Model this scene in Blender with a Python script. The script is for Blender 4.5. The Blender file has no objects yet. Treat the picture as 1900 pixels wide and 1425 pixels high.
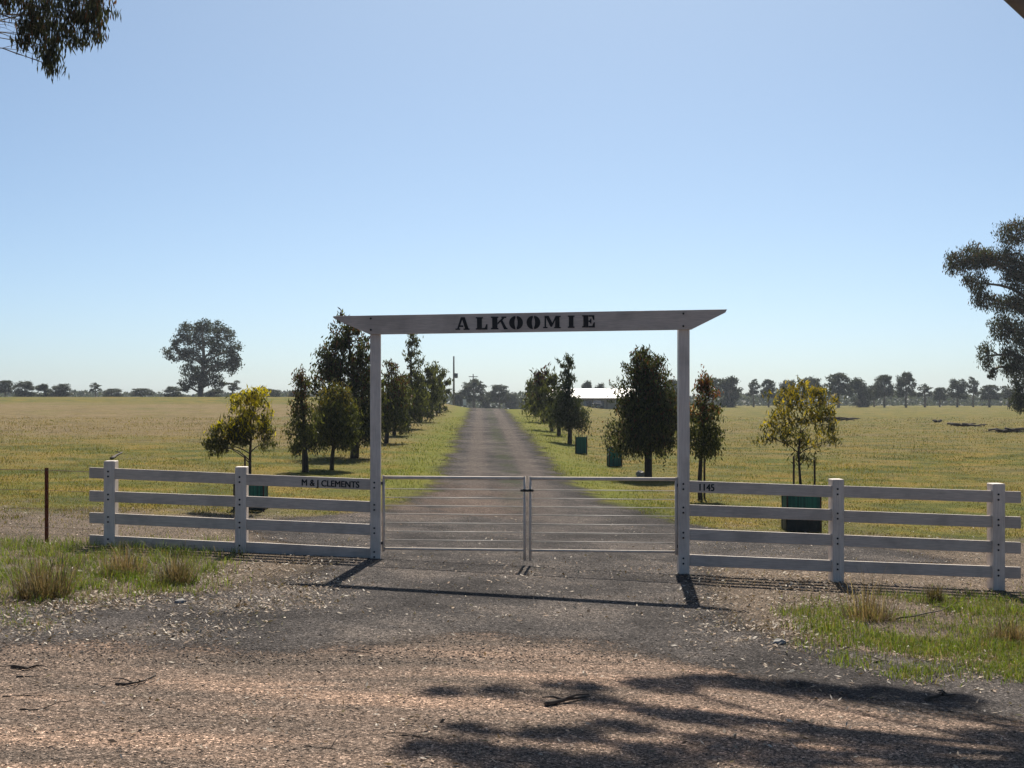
import bpy, math, random
import numpy as np
from mathutils import Vector, Matrix

R = math.radians
random.seed(7)
rng = np.random.default_rng(7)
scene = bpy.context.scene
col = scene.collection

# ------------------------------------------------------------------ camera, sky, sun, exposure
EYE = 2.2
FPX, CX, HZ = 2500.0, 950.0, 745.0        # focal length in photo pixels, centre column, eye-level row
cam_d = bpy.data.cameras.new('camera')
cam_d.sensor_width = 36.0
cam_d.lens = FPX / 1900.0 * 36.0
cam_d.shift_y = (HZ - 712.5) / 1900.0
cam_d.clip_start = 0.1
cam_d.clip_end = 6000.0
cam = bpy.data.objects.new('camera', cam_d)
cam.location = (0, 0, EYE)
cam.rotation_euler = (R(90), 0, 0)
col.objects.link(cam)
scene.camera = cam

SUN_EL, SUN_AZ = R(49.0), R(5.0)           # azimuth measured from +Y (view direction) towards +X
world = bpy.data.worlds.new('World')
scene.world = world
world.use_nodes = True
wn = world.node_tree
bg = wn.nodes['Background']
sky = wn.nodes.new('ShaderNodeTexSky')
sky.sky_type = 'NISHITA'
sky.sun_disc = False
sky.sun_elevation = SUN_EL
sky.sun_rotation = SUN_AZ
sky.altitude = 0.0
sky.air_density = 0.5
sky.dust_density = 1.3
sky.ozone_density = 4.0
tint = wn.nodes.new('ShaderNodeMix'); tint.data_type = 'RGBA'; tint.blend_type = 'MULTIPLY'
tint.inputs[0].default_value = 1.0; tint.inputs[7].default_value = (.94, 1.065, 1.02, 1)     # white balance
wn.links.new(sky.outputs['Color'], tint.inputs[6])
wn.links.new(tint.outputs[2], bg.inputs['Color'])
bg.inputs['Strength'].default_value = 0.070

sun_d = bpy.data.lights.new('sun', 'SUN')
sun_d.energy = 5.0
sun_d.angle = R(0.53)
sun_d.color = (1.0, 0.93, 0.81)
sun = bpy.data.objects.new('sun', sun_d)
S = Vector((math.sin(SUN_AZ) * math.cos(SUN_EL), math.cos(SUN_AZ) * math.cos(SUN_EL), math.sin(SUN_EL)))
sun.rotation_euler = S.to_track_quat('Z', 'Y').to_euler()
sun.location = (0, 0, 60)
col.objects.link(sun)

scene.view_settings.view_transform = 'Standard'
scene.view_settings.look = 'None'
scene.view_settings.gamma = 1.0
scene.view_settings.use_curve_mapping = False
scene.view_settings.exposure = 0.74
scene.render.engine = 'CYCLES'
scene.cycles.max_bounces = 6
scene.cycles.transparent_max_bounces = 12
scene.cycles.volume_bounces = 0

# ------------------------------------------------------------------ helpers
def sstep(a, b, x):
    t = np.clip((np.asarray(x, float) - a) / (b - a), 0, 1)
    return t * t * (3 - 2 * t)

def G(x, y):
    """height of the ground"""
    x = np.asarray(x, float); y = np.asarray(y, float)
    u = x / np.maximum(y, 20.0)
    wl = sstep(-0.02, -0.09, u)            # left paddock
    wr = sstep(0.012, 0.075, u)            # right paddock
    wc = 1 - wl - wr
    sl = .0160 * wl + .0135 * wc + .0033 * wr
    rc = 200.0 * wl + 125.0 * wc + 300.0 * wr
    dn = .0050 * wl + .0110 * wc + .0006 * wr
    t = y - 22.0
    k = 14.0
    up = k * np.log1p(np.exp(np.clip(t / k, -40, 40))) - k * math.log(2) * np.exp(-np.maximum(t, 0) / 40)
    up = np.where(t > 0, t * (1 - np.exp(-np.maximum(t, 0) / 10.0)), 0.0)
    over = np.maximum(0, y - rc)
    soft = over * over / (over + 12.0)
    h = sl * up - (sl + dn) * soft
    far = -np.maximum(0, y - 330.0) * .0008
    h = np.maximum(h, -6.0) + far
    near = -.034 * np.clip(x, -9, 9) * (1 - sstep(28, 65, y))
    wob = .020 * np.sin(x * .9 + 1.3 * np.sin(y * .37)) * np.sin(y * .71 + .6) * sstep(24, 40, y)
    return h + near + wob

def Gf(x, y):
    return float(G(x, y))

def at(px, py, d):
    """photo pixel at depth d -> world point"""
    return Vector(((px - CX) / FPX * d, d, EYE + (HZ - py) / FPX * d))

def on_ground(px, py, d0=6.0, d1=320.0):
    """where the sight line of a photo pixel meets the ground"""
    d = np.geomspace(d0, d1, 6000)
    z = EYE + (HZ - py) / FPX * d
    g = G((px - CX) / FPX * d, d)
    i = np.nonzero(z <= g)[0]
    dd = d[i[0]] if len(i) else d1
    x = (px - CX) / FPX * dd
    return Vector((x, dd, Gf(x, dd)))

def tag(o, label=None, cat=None, group=None, kind=None):
    if label: o['label'] = label
    if cat: o['category'] = cat
    if group: o['group'] = group
    if kind: o['kind'] = kind
    return o

def empty(name, loc=(0, 0, 0), rz=0.0):
    o = bpy.data.objects.new(name, None)
    o.empty_display_size = 0.2
    o.location = loc
    o.rotation_euler = (0, 0, rz)
    col.objects.link(o)
    return o

def link(name, mesh, parent=None, loc=None):
    o = bpy.data.objects.new(name, mesh)
    col.objects.link(o)
    if parent is not None: o.parent = parent
    if loc is not None: o.location = loc
    return o

def mesh_np(name, verts, faces, mat=None, colors=None, smooth=False, edge=None):
    """verts (N,3); faces (M,k) of one size"""
    me = bpy.data.meshes.new(name)
    verts = np.asarray(verts, np.float32); faces = np.asarray(faces, np.int32)
    n, (m, k) = len(verts), faces.shape
    me.vertices.add(n); me.vertices.foreach_set('co', verts.ravel())
    me.loops.add(m * k); me.loops.foreach_set('vertex_index', faces.ravel())
    me.polygons.add(m)
    me.polygons.foreach_set('loop_start', np.arange(0, m * k, k, dtype=np.int32))
    me.polygons.foreach_set('loop_total', np.full(m, k, np.int32))
    if smooth: me.polygons.foreach_set('use_smooth', np.ones(m, bool))
    me.update(calc_edges=True)
    if colors is not None:
        c = np.ones((n, 4), np.float32); c[:, :3] = colors
        a = me.attributes.new('col', 'FLOAT_COLOR', 'POINT'); a.data.foreach_set('color', c.ravel())
    if edge is not None:
        a = me.attributes.new('edge', 'FLOAT', 'POINT'); a.data.foreach_set('value', np.asarray(edge, np.float32).ravel())
    if mat: me.materials.append(mat)
    return me

class MB:
    """collects small solids into one mesh"""
    def __init__(s): s.v = []; s.f = []
    def add(s, vs, fs):
        b = len(s.v); s.v += [tuple(v) for v in vs]; s.f += [tuple(i + b for i in f) for f in fs]; return s
    def box(s, a, b):
        (x0, y0, z0), (x1, y1, z1) = a, b
        vs = [(x0,y0,z0),(x1,y0,z0),(x1,y1,z0),(x0,y1,z0),(x0,y0,z1),(x1,y0,z1),(x1,y1,z1),(x0,y1,z1)]
        return s.add(vs, [(0,3,2,1),(4,5,6,7),(0,1,5,4),(1,2,6,5),(2,3,7,6),(3,0,4,7)])
    def hexa(s, q0, q1):
        """solid between two quads of 4 points each"""
        return s.add(list(q0) + list(q1), [(0,3,2,1),(4,5,6,7),(0,1,5,4),(1,2,6,5),(2,3,7,6),(3,0,4,7)])
    def tube(s, pts, radii, n=6, cap=True):
        pts = [Vector(p) for p in pts]
        if not hasattr(radii, '__len__'): radii = [radii] * len(pts)
        b = len(s.v); ref = Vector((0.31, 0.17, 0.93))
        for i, p in enumerate(pts):
            t = (pts[min(i + 1, len(pts) - 1)] - pts[max(i - 1, 0)]).normalized()
            e1 = t.cross(ref)
            if e1.length < 1e-3: e1 = t.cross(Vector((1, 0, 0)))
            e1.normalize(); e2 = t.cross(e1)
            for k in range(n):
                a = 2 * math.pi * k / n
                s.v.append(tuple(p + (e1 * math.cos(a) + e2 * math.sin(a)) * radii[i]))
        for i in range(len(pts) - 1):
            for k in range(n):
                k2 = (k + 1) % n
                s.f.append((b + i*n + k, b + i*n + k2, b + (i+1)*n + k2, b + (i+1)*n + k))
        if cap:
            s.f.append(tuple(b + k for k in range(n - 1, -1, -1)))
            e = b + (len(pts) - 1) * n
            s.f.append(tuple(e + k for k in range(n)))
        return s
    def prism(s, poly, f0, f1):
        """poly: 2d outline (counter-clockwise); f0/f1 map (a,b)->3d point for front and back"""
        n = len(poly)
        vs = [f0(a, c) for a, c in poly] + [f1(a, c) for a, c in poly]
        fs = [tuple(range(n)), tuple(range(2 * n - 1, n - 1, -1))]
        for i in range(n):
            j = (i + 1) % n
            fs.append((i, i + n, j + n, j))
        return s.add(vs, fs)
    def mesh(s, name, mat, smooth=False, bevel=0.0):
        me = bpy.data.meshes.new(name); me.from_pydata(s.v, [], s.f)
        if bevel > 0:
            import bmesh
            bm = bmesh.new(); bm.from_mesh(me)
            bmesh.ops.bevel(bm, geom=list(bm.edges), offset=bevel, segments=1, affect='EDGES', clamp_overlap=True)
            bm.to_mesh(me); bm.free()
        me.update()
        if mat: me.materials.append(mat)
        if smooth:
            me.polygons.foreach_set('use_smooth', np.ones(len(me.polygons), bool))
        return me
    def obj(s, name, mat, parent=None, smooth=False, bevel=0.0):
        return link(name, s.mesh(name, mat, smooth, bevel), parent)

# ------------------------------------------------------------------ materials
def nt_new(name):
    m = bpy.data.materials.new(name); m.use_nodes = True
    nt = m.node_tree
    return m, nt, nt.nodes['Principled BSDF']

class N:
    """tiny node-graph writer"""
    def __init__(s, nt): s.nt = nt
    def node(s, t, **kw):
        n = s.nt.nodes.new(t)
        for k, v in kw.items():
            if k.startswith('i_'):
                key = k[2:]
                n.inputs[int(key) if key.isdigit() else key.replace('_', ' ')].default_value = v
            else: setattr(n, k, v)
        return n
    def l(s, a, b): s.nt.links.new(a, b)
    def pos(s): return s.node('ShaderNodeNewGeometry').outputs['Position']
    def map(s, vec, scale):
        m = s.node('ShaderNodeMapping'); m.inputs['Scale'].default_value = scale
        s.l(vec, m.inputs['Vector']); return m.outputs['Vector']
    def noise(s, vec, scale, detail=3.0, rough=0.55):
        n = s.node('ShaderNodeTexNoise'); n.inputs['Scale'].default_value = scale
        n.inputs['Detail'].default_value = detail; n.inputs['Roughness'].default_value = rough
        s.l(vec, n.inputs['Vector']); return n.outputs['Fac']
    def vor(s, vec, scale, out='Color', feature='F1'):
        n = s.node('ShaderNodeTexVoronoi', feature=feature); n.inputs['Scale'].default_value = scale
        s.l(vec, n.inputs['Vector']); return n.outputs[out]
    def ramp(s, fac, stops):
        n = s.node('ShaderNodeValToRGB'); cr = n.color_ramp
        while len(cr.elements) < len(stops): cr.elements.new(0.5)
        for e, (p, c) in zip(cr.elements, stops):
            e.position = p; e.color = (c[0], c[1], c[2], 1) if hasattr(c, '__len__') else (c, c, c, 1)
        s.l(fac, n.inputs['Fac']); return n.outputs['Color']
    def mix(s, fac, a, b, mode='MIX'):
        n = s.node('ShaderNodeMix', data_type='RGBA', blend_type=mode)
        for val, sock in ((fac, n.inputs[0]), (a, n.inputs[6]), (b, n.inputs[7])):
            if hasattr(val, 'is_output') or isinstance(val, bpy.types.NodeSocket): s.l(val, sock)
            elif hasattr(val, '__len__'): sock.default_value = (val[0], val[1], val[2], 1)
            else: sock.default_value = val
        return n.outputs[2]
    def math(s, op, a, b=None):
        n = s.node('ShaderNodeMath', operation=op)
        for val, sock in ((a, n.inputs[0]), (b, n.inputs[1])):
            if val is None: continue
            if isinstance(val, bpy.types.NodeSocket): s.l(val, sock)
            else: sock.default_value = val
        return n.outputs[0]
    def rng(s, v, a, b, c=0.0, d=1.0):
        n = s.node('ShaderNodeMapRange', interpolation_type='SMOOTHSTEP')
        s.l(v, n.inputs['Value'])
        for i, x in zip((1, 2, 3, 4), (a, b, c, d)): n.inputs[i].default_value = x
        return n.outputs['Result']
    def sep(s, v, k):
        n = s.node('ShaderNodeSeparateXYZ'); s.l(v, n.inputs[0]); return n.outputs[k]
    def bump(s, h, strength, dist, bsdf):
        n = s.node('ShaderNodeBump'); n.inputs['Strength'].default_value = strength
        n.inputs['Distance'].default_value = dist
        s.l(h, n.inputs['Height']); s.l(n.outputs['Normal'], bsdf.inputs['Normal'])

def gravel_colour(g, P, base, fine):
    """grains of several sizes over a base colour"""
    v1 = g.vor(P, 62.0); v2 = g.vor(P, 150.0)
    s1 = g.sep(v1, 0); s2 = g.sep(v2, 1)
    k1 = g.ramp(s1, [(0.0, 0.25), (0.5, 0.85), (0.9, 1.3), (1.0, 2.7)])
    k2 = g.ramp(s2, [(0.0, 0.35), (0.6, 1.0), (1.0, 1.8)])
    c = g.mix(1.0, base, k1, 'MULTIPLY')
    c = g.mix(fine, c, g.mix(1.0, c, k2, 'MULTIPLY'))
    return c, g.math('ADD', s1, g.math('MULTIPLY', s2, 0.5))

def edge_alpha(nt, g, bsdf, P, amp=0.9, sc=2.2, lo=-.05, hi=.05):
    """ragged worn edge: the sheet stops where its distance to the edge drops below a noise"""
    a = g.node('ShaderNodeAttribute', attribute_name='edge').outputs['Fac']
    n1 = g.noise(P, sc, 5.0, 0.65)
    n2 = g.noise(P, 28.0, 2.0, 0.6)
    e = g.math('ADD', a, g.math('MULTIPLY', g.math('SUBTRACT', n1, 0.5), amp))
    e = g.math('ADD', e, g.math('MULTIPLY', g.math('SUBTRACT', n2, 0.5), amp * 0.8))
    g.l(g.rng(e, lo, hi), bsdf.inputs['Alpha'])

# paddock and verge ground
M = {}
m, nt, b = nt_new('paddock_ground'); g = N(nt); P = g.pos()
big = g.noise(P, 0.035, 3.0, .5)
mid = g.noise(P, 0.55, 4.0, .6)
sml = g.noise(P, 5.0, 4.0, .65)
yy = g.sep(P, 1); xx = g.sep(P, 0)
greens = g.ramp(mid, [(0.38, (.056, .064, .005)), (0.5, (.108, .098, .009)), (0.62, (.180, .122, .018))])
dry = g.ramp(mid, [(0.38, (.130, .094, .040)), (0.52, (.190, .134, .064)), (0.64, (.115, .090, .020))])
dist = g.math('ADD', yy, g.math('MULTIPLY', g.math('SUBTRACT', big, .5), 70.0))
band = g.math('MULTIPLY', g.rng(dist, 42, 62), g.math('SUBTRACT', 1.0, g.rng(dist, 120, 165)))
band = g.math('MULTIPLY', band, g.rng(xx, -2.0, -9.0, 0.25, 1.0))
patch = g.rng(g.noise(P, .16, 4.0, .6), .46, .66)
dryf = g.math('MINIMUM', 1.0, g.math('ADD', g.math('MULTIPLY', band, .85), g.math('MULTIPLY', patch, .45)))
pad = g.mix(dryf, greens, dry)
lush = g.rng(g.noise(P, .11, 3.0, .5), .52, .68)
pad = g.mix(g.math('MULTIPLY', lush, .4), pad, (.070, .092, .007))
xcp = g.math('ABSOLUTE', g.math('SUBTRACT', xx, g.math('SUBTRACT', .63, g.math('MULTIPLY', yy, .023))))
side = g.math('MULTIPLY', g.math('MULTIPLY', g.rng(g.math('ADD', xcp, g.math('MULTIPLY', mid, 2.0)), 5.6, 3.2), g.rng(yy, 26, 34)), .75)
pad = g.mix(side, pad, (.120, .130, .009))
pad = g.mix(0.55, pad, g.mix(1.0, pad, g.ramp(sml, [(0.25, .45), (.5, 1.0), (.75, 1.5)]), 'MULTIPLY'))
# bare, leaf-strewn verge near the fence
vb = g.ramp(g.noise(P, 1.4, 5.0, .6), [(0.3, (.085, .064, .046)), (.55, (.150, .112, .082)), (.75, (.105, .084, .064))])
vc, vh = gravel_colour(g, P, vb, .8)
ve = g.math('ADD', yy, g.math('MULTIPLY', g.math('SUBTRACT', g.noise(P, .5, 5.0, .7), .5), 9.0))
pf = g.rng(ve, 23.0, 25.5)
colr = g.mix(pf, vc, pad)
g.l(colr, b.inputs['Base Color']); b.inputs['Roughness'].default_value = .95; b.inputs['Specular IOR Level'].default_value = .1
g.bump(g.math('ADD', vh, g.math('MULTIPLY', sml, 2.0)), .6, .03, b)
M['ground'] = m

# grey gravel drive
m, nt, b = nt_new('drive_gravel'); g = N(nt); P = g.pos()
n1 = g.noise(P, .55, 7.0, .68)
a = g.node('ShaderNodeAttribute', attribute_name='edge').outputs['Fac']
base = g.ramp(n1, [(0.38, (.048, .042, .040)), (0.5, (.086, .075, .070)), (.62, (.140, .117, .103))])
# two paler wheel tracks along the drive with a darker, weedy crown
yy = g.sep(P, 1); xx = g.sep(P, 0)
xc = g.math('SUBTRACT', xx, g.math('SUBTRACT', .63, g.math('MULTIPLY', yy, .023)))
trk = g.rng(g.math('ABSOLUTE', g.math('SUBTRACT', g.math('ABSOLUTE', xc), .78)), .45, .12)
trk = g.math('MULTIPLY', trk, g.rng(yy, 24, 34))
base = g.mix(g.math('MULTIPLY', trk, .6), base, (.160, .128, .110))
red = g.math('MULTIPLY', g.rng(yy, 23.5, 26.5), g.math('SUBTRACT', 1.0, g.rng(yy, 30, 36)))
red = g.math('MULTIPLY', g.math('MULTIPLY', red, g.rng(xx, 1.2, -.6)), g.rng(g.noise(P, .8, 4., .6), .36, .56))
base = g.mix(g.math('MULTIPLY', red, .55), base, (.190, .130, .098))
crown = g.math('MULTIPLY', g.rng(g.math('ABSOLUTE', g.math('SUBTRACT', xc, .15)), .45, .1), g.rng(g.noise(P, .45, 4., .6), .42, .6))
crown = g.math('MULTIPLY', crown, g.rng(yy, 24, 34))
base = g.mix(g.math('MULTIPLY', crown, .8), base, (.060, .066, .036))
c, h = gravel_colour(g, P, base, .9)
g.l(c, b.inputs['Base Color']); b.inputs['Roughness'].default_value = .95; b.inputs['Specular IOR Level'].default_value = .06
g.bump(h, 1.0, .018, b); edge_alpha(nt, g, b, P, 1.9, .7, -.35, .35)
M['drive'] = m

# reddish dirt road in front
m, nt, b = nt_new('road_dirt'); g = N(nt); P = g.pos()
st = g.noise(g.map(P, (.35, 1.6, 1)), 1.0, 5.0, .6)
base = g.ramp(st, [(0.36, (.120, .094, .077)), (0.5, (.198, .144, .112)), (.64, (.300, .204, .150))])
c, h = gravel_colour(g, P, base, .9)
g.l(c, b.inputs['Base Color']); b.inputs['Roughness'].default_value = .95; b.inputs['Specular IOR Level'].default_value = .05
g.bump(h, .8, .015, b); edge_alpha(nt, g, b, P, 1.1, 1.2)
M['road'] = m

# weathered white paint on sawn timber
def paint(name, c0, c1, rough, axis):
    m, nt, b = nt_new(name); g = N(nt); P = g.pos()
    gr = g.noise(g.map(P, axis), 6.0, 4.0, .6)
    dirt = g.noise(P, 2.3, 4.0, .6)
    c = g.ramp(gr, [(0.3, c0), (.65, c1)])
    c = g.mix(g.rng(dirt, .42, .70, 0, .5), c, tuple(.62 * k for k in c0))
    g.l(c, b.inputs['Base Color']); b.inputs['Roughness'].default_value = rough
    g.bump(gr, .35, .004, b)
    return m
M['paint_h'] = paint('weathered_white_paint', (.43, .355, .295), (.63, .53, .45), .6, (.5, 6, 22))
M['paint_v'] = paint('weathered_white_paint_upright', (.52, .435, .37), (.74, .64, .55), .45, (22, 22, .6))

def plain(name, c, rough=.6, metal=0.0, spec=.4, var=.25, sc=8.0):
    m, nt, b = nt_new(name); g = N(nt); P = g.pos()
    n = g.noise(P, sc, 4.0, .6)
    cc = g.mix(var, c, g.mix(1.0, c, g.ramp(n, [(.25, .3), (.5, 1.0), (.75, 1.6)]), 'MULTIPLY'))
    g.l(cc, b.inputs['Base Color']); b.inputs['Roughness'].default_value = rough
    b.inputs['Metallic'].default_value = metal; b.inputs['Specular IOR Level'].default_value = spec
    return m
M['black'] = plain('black_sign_paint', (.012, .011, .011), .7, var=.5)
M['bolt'] = plain('dark_steel_bolt', (.045, .04, .038), .55, .6)
M['gate'] = plain('grey_gate_steel', (.62, .53, .45), .75, .0, .25, .3)
M['wire'] = plain('galvanised_wire', (.55, .50, .44), .6, .0)
M['rust'] = plain('rusty_steel', (.17, .050, .022), .85, .1, .2, .6, 20)
M['rustwire'] = plain('rusty_wire', (.16, .10, .07), .7, .3)
M['bark_gum'] = plain('gum_bark', (.16, .130, .105), .9, var=.7, sc=3.0)
M['bark'] = plain('dark_bark', (.045, .036, .028), .95, var=.6, sc=9.0)
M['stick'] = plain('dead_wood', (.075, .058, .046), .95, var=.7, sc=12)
M['stake'] = plain('hardwood_stake', (.060, .040, .028), .9, var=.5)
M['pole'] = plain('grey_pole_timber', (.13, .115, .10), .9)
M['steel_box'] = plain('painted_steel_box', (.10, .11, .12), .5, .2)
M['roof'] = plain('pale_roof_sheet', (.58, .555, .53), .5, 0, .5, .12, 3)
M['brick'] = plain('cream_wall', (.36, .30, .20), .9, var=.3, sc=2)
M['dark_glass'] = plain('dark_window_glass', (.02, .022, .025), .12, 0, .6, .1)
M['curtain'] = plain('pale_curtain', (.42, .42, .44), .8)
M['white'] = plain('white_enamel', (.72, .72, .70), .5)
M['car'] = plain('dark_blue_car_paint', (.012, .014, .035), .25, 0, .6, .1)
M['tyre'] = plain('tyre_rubber', (.02, .02, .02), .9)
M['lamp'] = plain('headlight_glass', (.60, .60, .58), .15)
M['stone'] = plain('grey_stone', (.26, .245, .23), .9, var=.6, sc=30)

def leafmat(name, trans, rough=.6, spec=.18):
    m, nt, b = nt_new(name); g = N(nt)
    a = g.node('ShaderNodeAttribute', attribute_name='col').outputs['Color']
    g.l(a, b.inputs['Base Color']); b.inputs['Roughness'].default_value = rough; b.inputs['Specular IOR Level'].default_value = spec
    if trans > 0:
        t = g.node('ShaderNodeBsdfTranslucent'); g.l(g.mix(1.0, a, (1.0, 1.05, .55), 'MULTIPLY'), t.inputs['Color'])
        ms = g.node('ShaderNodeMixShader'); ms.inputs[0].default_value = trans
        g.l(b.outputs[0], ms.inputs[1]); g.l(t.outputs[0], ms.inputs[2])
        g.l(ms.outputs[0], nt.nodes['Material Output'].inputs['Surface'])
    return m
M['leaf'] = leafmat('leaf', .40)
M['grass'] = leafmat('grass_blade', .40, .6, .25)
M['litter'] = leafmat('dead_leaf', .10, .7, .3)
M['pebble'] = leafmat('pebble', 0, .85, .25)

m, nt, b = nt_new('green_guard_plastic'); g = N(nt); P = g.pos()
st = g.noise(g.map(P, (30, 30, .5)), 1.0, 2.0, .5)
cc = g.ramp(st, [(.3, (.006, .070, .052)), (.7, (.020, .190, .135))])
g.l(cc, b.inputs['Base Color']); b.inputs['Roughness'].default_value = .4
t = g.node('ShaderNodeBsdfTranslucent'); g.l(cc, t.inputs['Color'])
ms = g.node('ShaderNodeMixShader'); ms.inputs[0].default_value = .4
g.l(b.outputs[0], ms.inputs[1]); g.l(t.outputs[0], ms.inputs[2]); g.l(ms.outputs[0], nt.nodes['Material Output'].inputs['Surface'])
M['guard'] = m
M['guard_dark'] = plain('dark_guard_band', (.010, .016, .013), .5)  # near-black colour for the lower band of the guards

# ------------------------------------------------------------------ terrain
def sheet(name, xs_of_y, ys, s, mat, lift, edge_fn=None):
    ys = np.asarray(ys, float); s = np.asarray(s, float)
    X = np.array([xs_of_y(y, s) for y in ys]); Y = np.repeat(ys[:, None], len(s), 1)
    Z = G(X, Y) + lift(Y)
    v = np.stack([X, Y, Z], -1).reshape(-1, 3)
    r, c = len(ys), len(s)
    i = (np.arange(r - 1)[:, None] * c + np.arange(c - 1)[None, :]).ravel()
    f = np.stack([i, i + 1, i + c + 1, i + c], -1)
    e = edge_fn(X, Y).ravel() if edge_fn else None
    return link(name, mesh_np(name, v, f, mat, smooth=True, edge=e))

ys = np.concatenate([np.linspace(-60, 4, 20), np.linspace(5, 60, 160), np.geomspace(61, 400, 150), np.geomspace(412, 1500, 25)])
s = np.sign(np.linspace(-1, 1, 361)) * np.abs(np.linspace(-1, 1, 361)) ** 1.35
gr = sheet('ground', lambda y, s: s * (70 + 1.0 * max(y, 0)), ys, s, M['ground'], lambda Y: Y * 0)
tag(gr, kind='structure')

tab_y = np.array([9.0, 11.0, 12.5, 13.5, 15.0, 17.0, 19.3, 20.2, 21.5, 23.5, 25.5, 28, 31, 37])
tab_l = np.array([-9.0, -9.0, -8.0, -4.6, -3.1, -2.4, -2.3, -3.9, -4.3, -3.9, -2.7, -2.1, -1.9, -1.8])
tab_r = np.array([9.0, 6.5, 2.9, 2.5, 2.3, 2.4, 2.9, 6.6, 6.4, 4.6, 3.1, 2.5, 1.95, 1.45])
def drive_l(y): return np.where(y < 37, np.interp(y, tab_y, tab_l), .63 - .023 * y - 1.65)
def drive_r(y): return np.where(y < 37, np.interp(y, tab_y, tab_r), .63 - .023 * y + 1.6)
def drive_edge(X, Y):
    return np.minimum(np.minimum(X - drive_l(Y), drive_r(Y) - X), (Y - 11.4 - 1.1 * np.exp(-((X - .1) / 1.5) ** 2) + 1.5 * sstep(1.0, 3.0, X)))
dy = np.concatenate([np.linspace(9.0, 40, 260), np.geomspace(40.2, 175, 150)])
tag(sheet('driveway', lambda y, s: float(drive_l(y)) - .8 + s * (float(drive_r(y) - drive_l(y)) + 1.6), dy,
          np.linspace(0, 1, 90), M['drive'], lambda Y: .009 + .0006 * np.maximum(0, Y - 25), drive_edge), kind='structure')
tag(sheet('dirt_road', lambda y, s: s * 26, np.linspace(-14, 14.0, 126), np.linspace(-1, 1, 140), M['road'], lambda Y: .0045 + 0 * Y,
          lambda X, Y: np.minimum(12.9 - .02 * X - Y, Y + 13.0)), kind='structure')

# ------------------------------------------------------------------ gateway, fences and gate
def dline(px):
    return 18.09 / (1 + .13 * (px - CX) / FPX)
def fl(px, py, off=0.0):
    """pixel on the fence line, off metres towards the camera"""
    p = at(px, py, dline(px)); p.y -= off; return p
FROT = math.atan(-.13)
fx = Vector((math.cos(FROT), math.sin(FROT), 0)); fy = Vector((-math.sin(FROT), math.cos(FROT), 0)); up = Vector((0, 0, 1))

def board(a, b_, h, t0, t1):
    """board from a to b_ (top edge points on the fence line), height h, spanning t0..t1 along the fence's depth axis"""
    q = lambda p: [p + fy*t0 - up*h, p + fy*t1 - up*h, p + fy*t1, p + fy*t0]
    return MB().hexa(q(a), q(b_))

def bolts(parent, cx_px, tops, hgt, front):
    for ty in tops:
        for k in (.28, .74):
            p = fl(cx_px, ty) - up * (hgt * k)
            mb = MB(); mb.tube([p + fy * (front - .012), p + fy * (front + .01)], .014, 6)
            mb.obj('bolt', M['bolt'], parent)

YAW = R(3.0)
def post_part(parent, px, top_py, w, deep, z0, name='post', chamfer=True):
    p = fl(px, top_py)
    mb = MB()
    ax, ay = Vector((math.cos(YAW), math.sin(YAW), 0)), Vector((-math.sin(YAW), math.cos(YAW), 0))
    c = Vector((p.x, p.y, 0))
    q = [c + ax*a + ay*b_ for a, b_ in ((-w/2, -.075), (w/2, -.075), (w/2, -.075 + deep), (-w/2, -.075 + deep))]
    mb.hexa([k + up*z0 for k in q], [k + up*p.z for k in q])
    return mb.obj(name, M['paint_v'], parent, bevel=.008)

RH = .150
def lerp(px, a, b): return a[1] + (b[1] - a[1]) * (px - a[0]) / (b[0] - a[0])
L_T = [((211, 869), (687, 889)), ((211, 911.5), (687, 930)), ((211, 953), (687, 973)), ((211, 994), (687, 1017))]
R_T = [((1279, 891.5), (1893, 912)), ((1279, 935), (1893, 959)), ((1279, 981.5), (1893, 1005)), ((1279, 1029), (1893, 1052))]

def wing(name, label, rails, ends, posts, cat='fence'):
    base = fl(posts[0][0], 1020)
    e = empty(name, (base.x, base.y, Gf(base.x, base.y)))
    inv = Matrix.Translation(-Vector(e.location))
    kids = []
    for (px, top, w) in posts:
        p = fl(px, top)
        kids.append(post_part(None, px, top, w, .22, Gf(p.x, p.y) - .35))
        n0 = len(col.objects)
        mark = empty('tmp')
        bolts(mark, px, [lerp(px, *r) for r in rails], RH, -.075)
        kids += list(mark.children)
        bpy.data.objects.remove(mark)
    for lv, r in enumerate(rails):
        for (pa, pb) in ends:
            ja, jb = random.uniform(-1.0, 1.0), random.uniform(-1.0, 1.0)
            a_, b_ = fl(pa, lerp(pa, *r) + ja), fl(pb, lerp(pb, *r) + jb)
            kids.append(board(a_, b_, RH, -.047 + .002 * lv, -.008 + .002 * lv).obj('rail', M['paint_h'], None, bevel=.004))
    for k in kids:
        k.parent = e; k.matrix_parent_inverse = inv
    tag(e, label, cat, 'white rail fences beside the gate')
    return e
wing('rail_fence', 'white four-rail timber fence left of the gate, painted with a family name', L_T,
     [(168, 447), (449, 690)], [(205, 855, .155), (448, 866, .155)])
wing('rail_fence', 'white four-rail timber fence right of the gate, with a painted street number', R_T,
     [(1275, 1552), (1554, 1893)], [(1553, 889, .15), (1850, 897, .155)])

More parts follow.
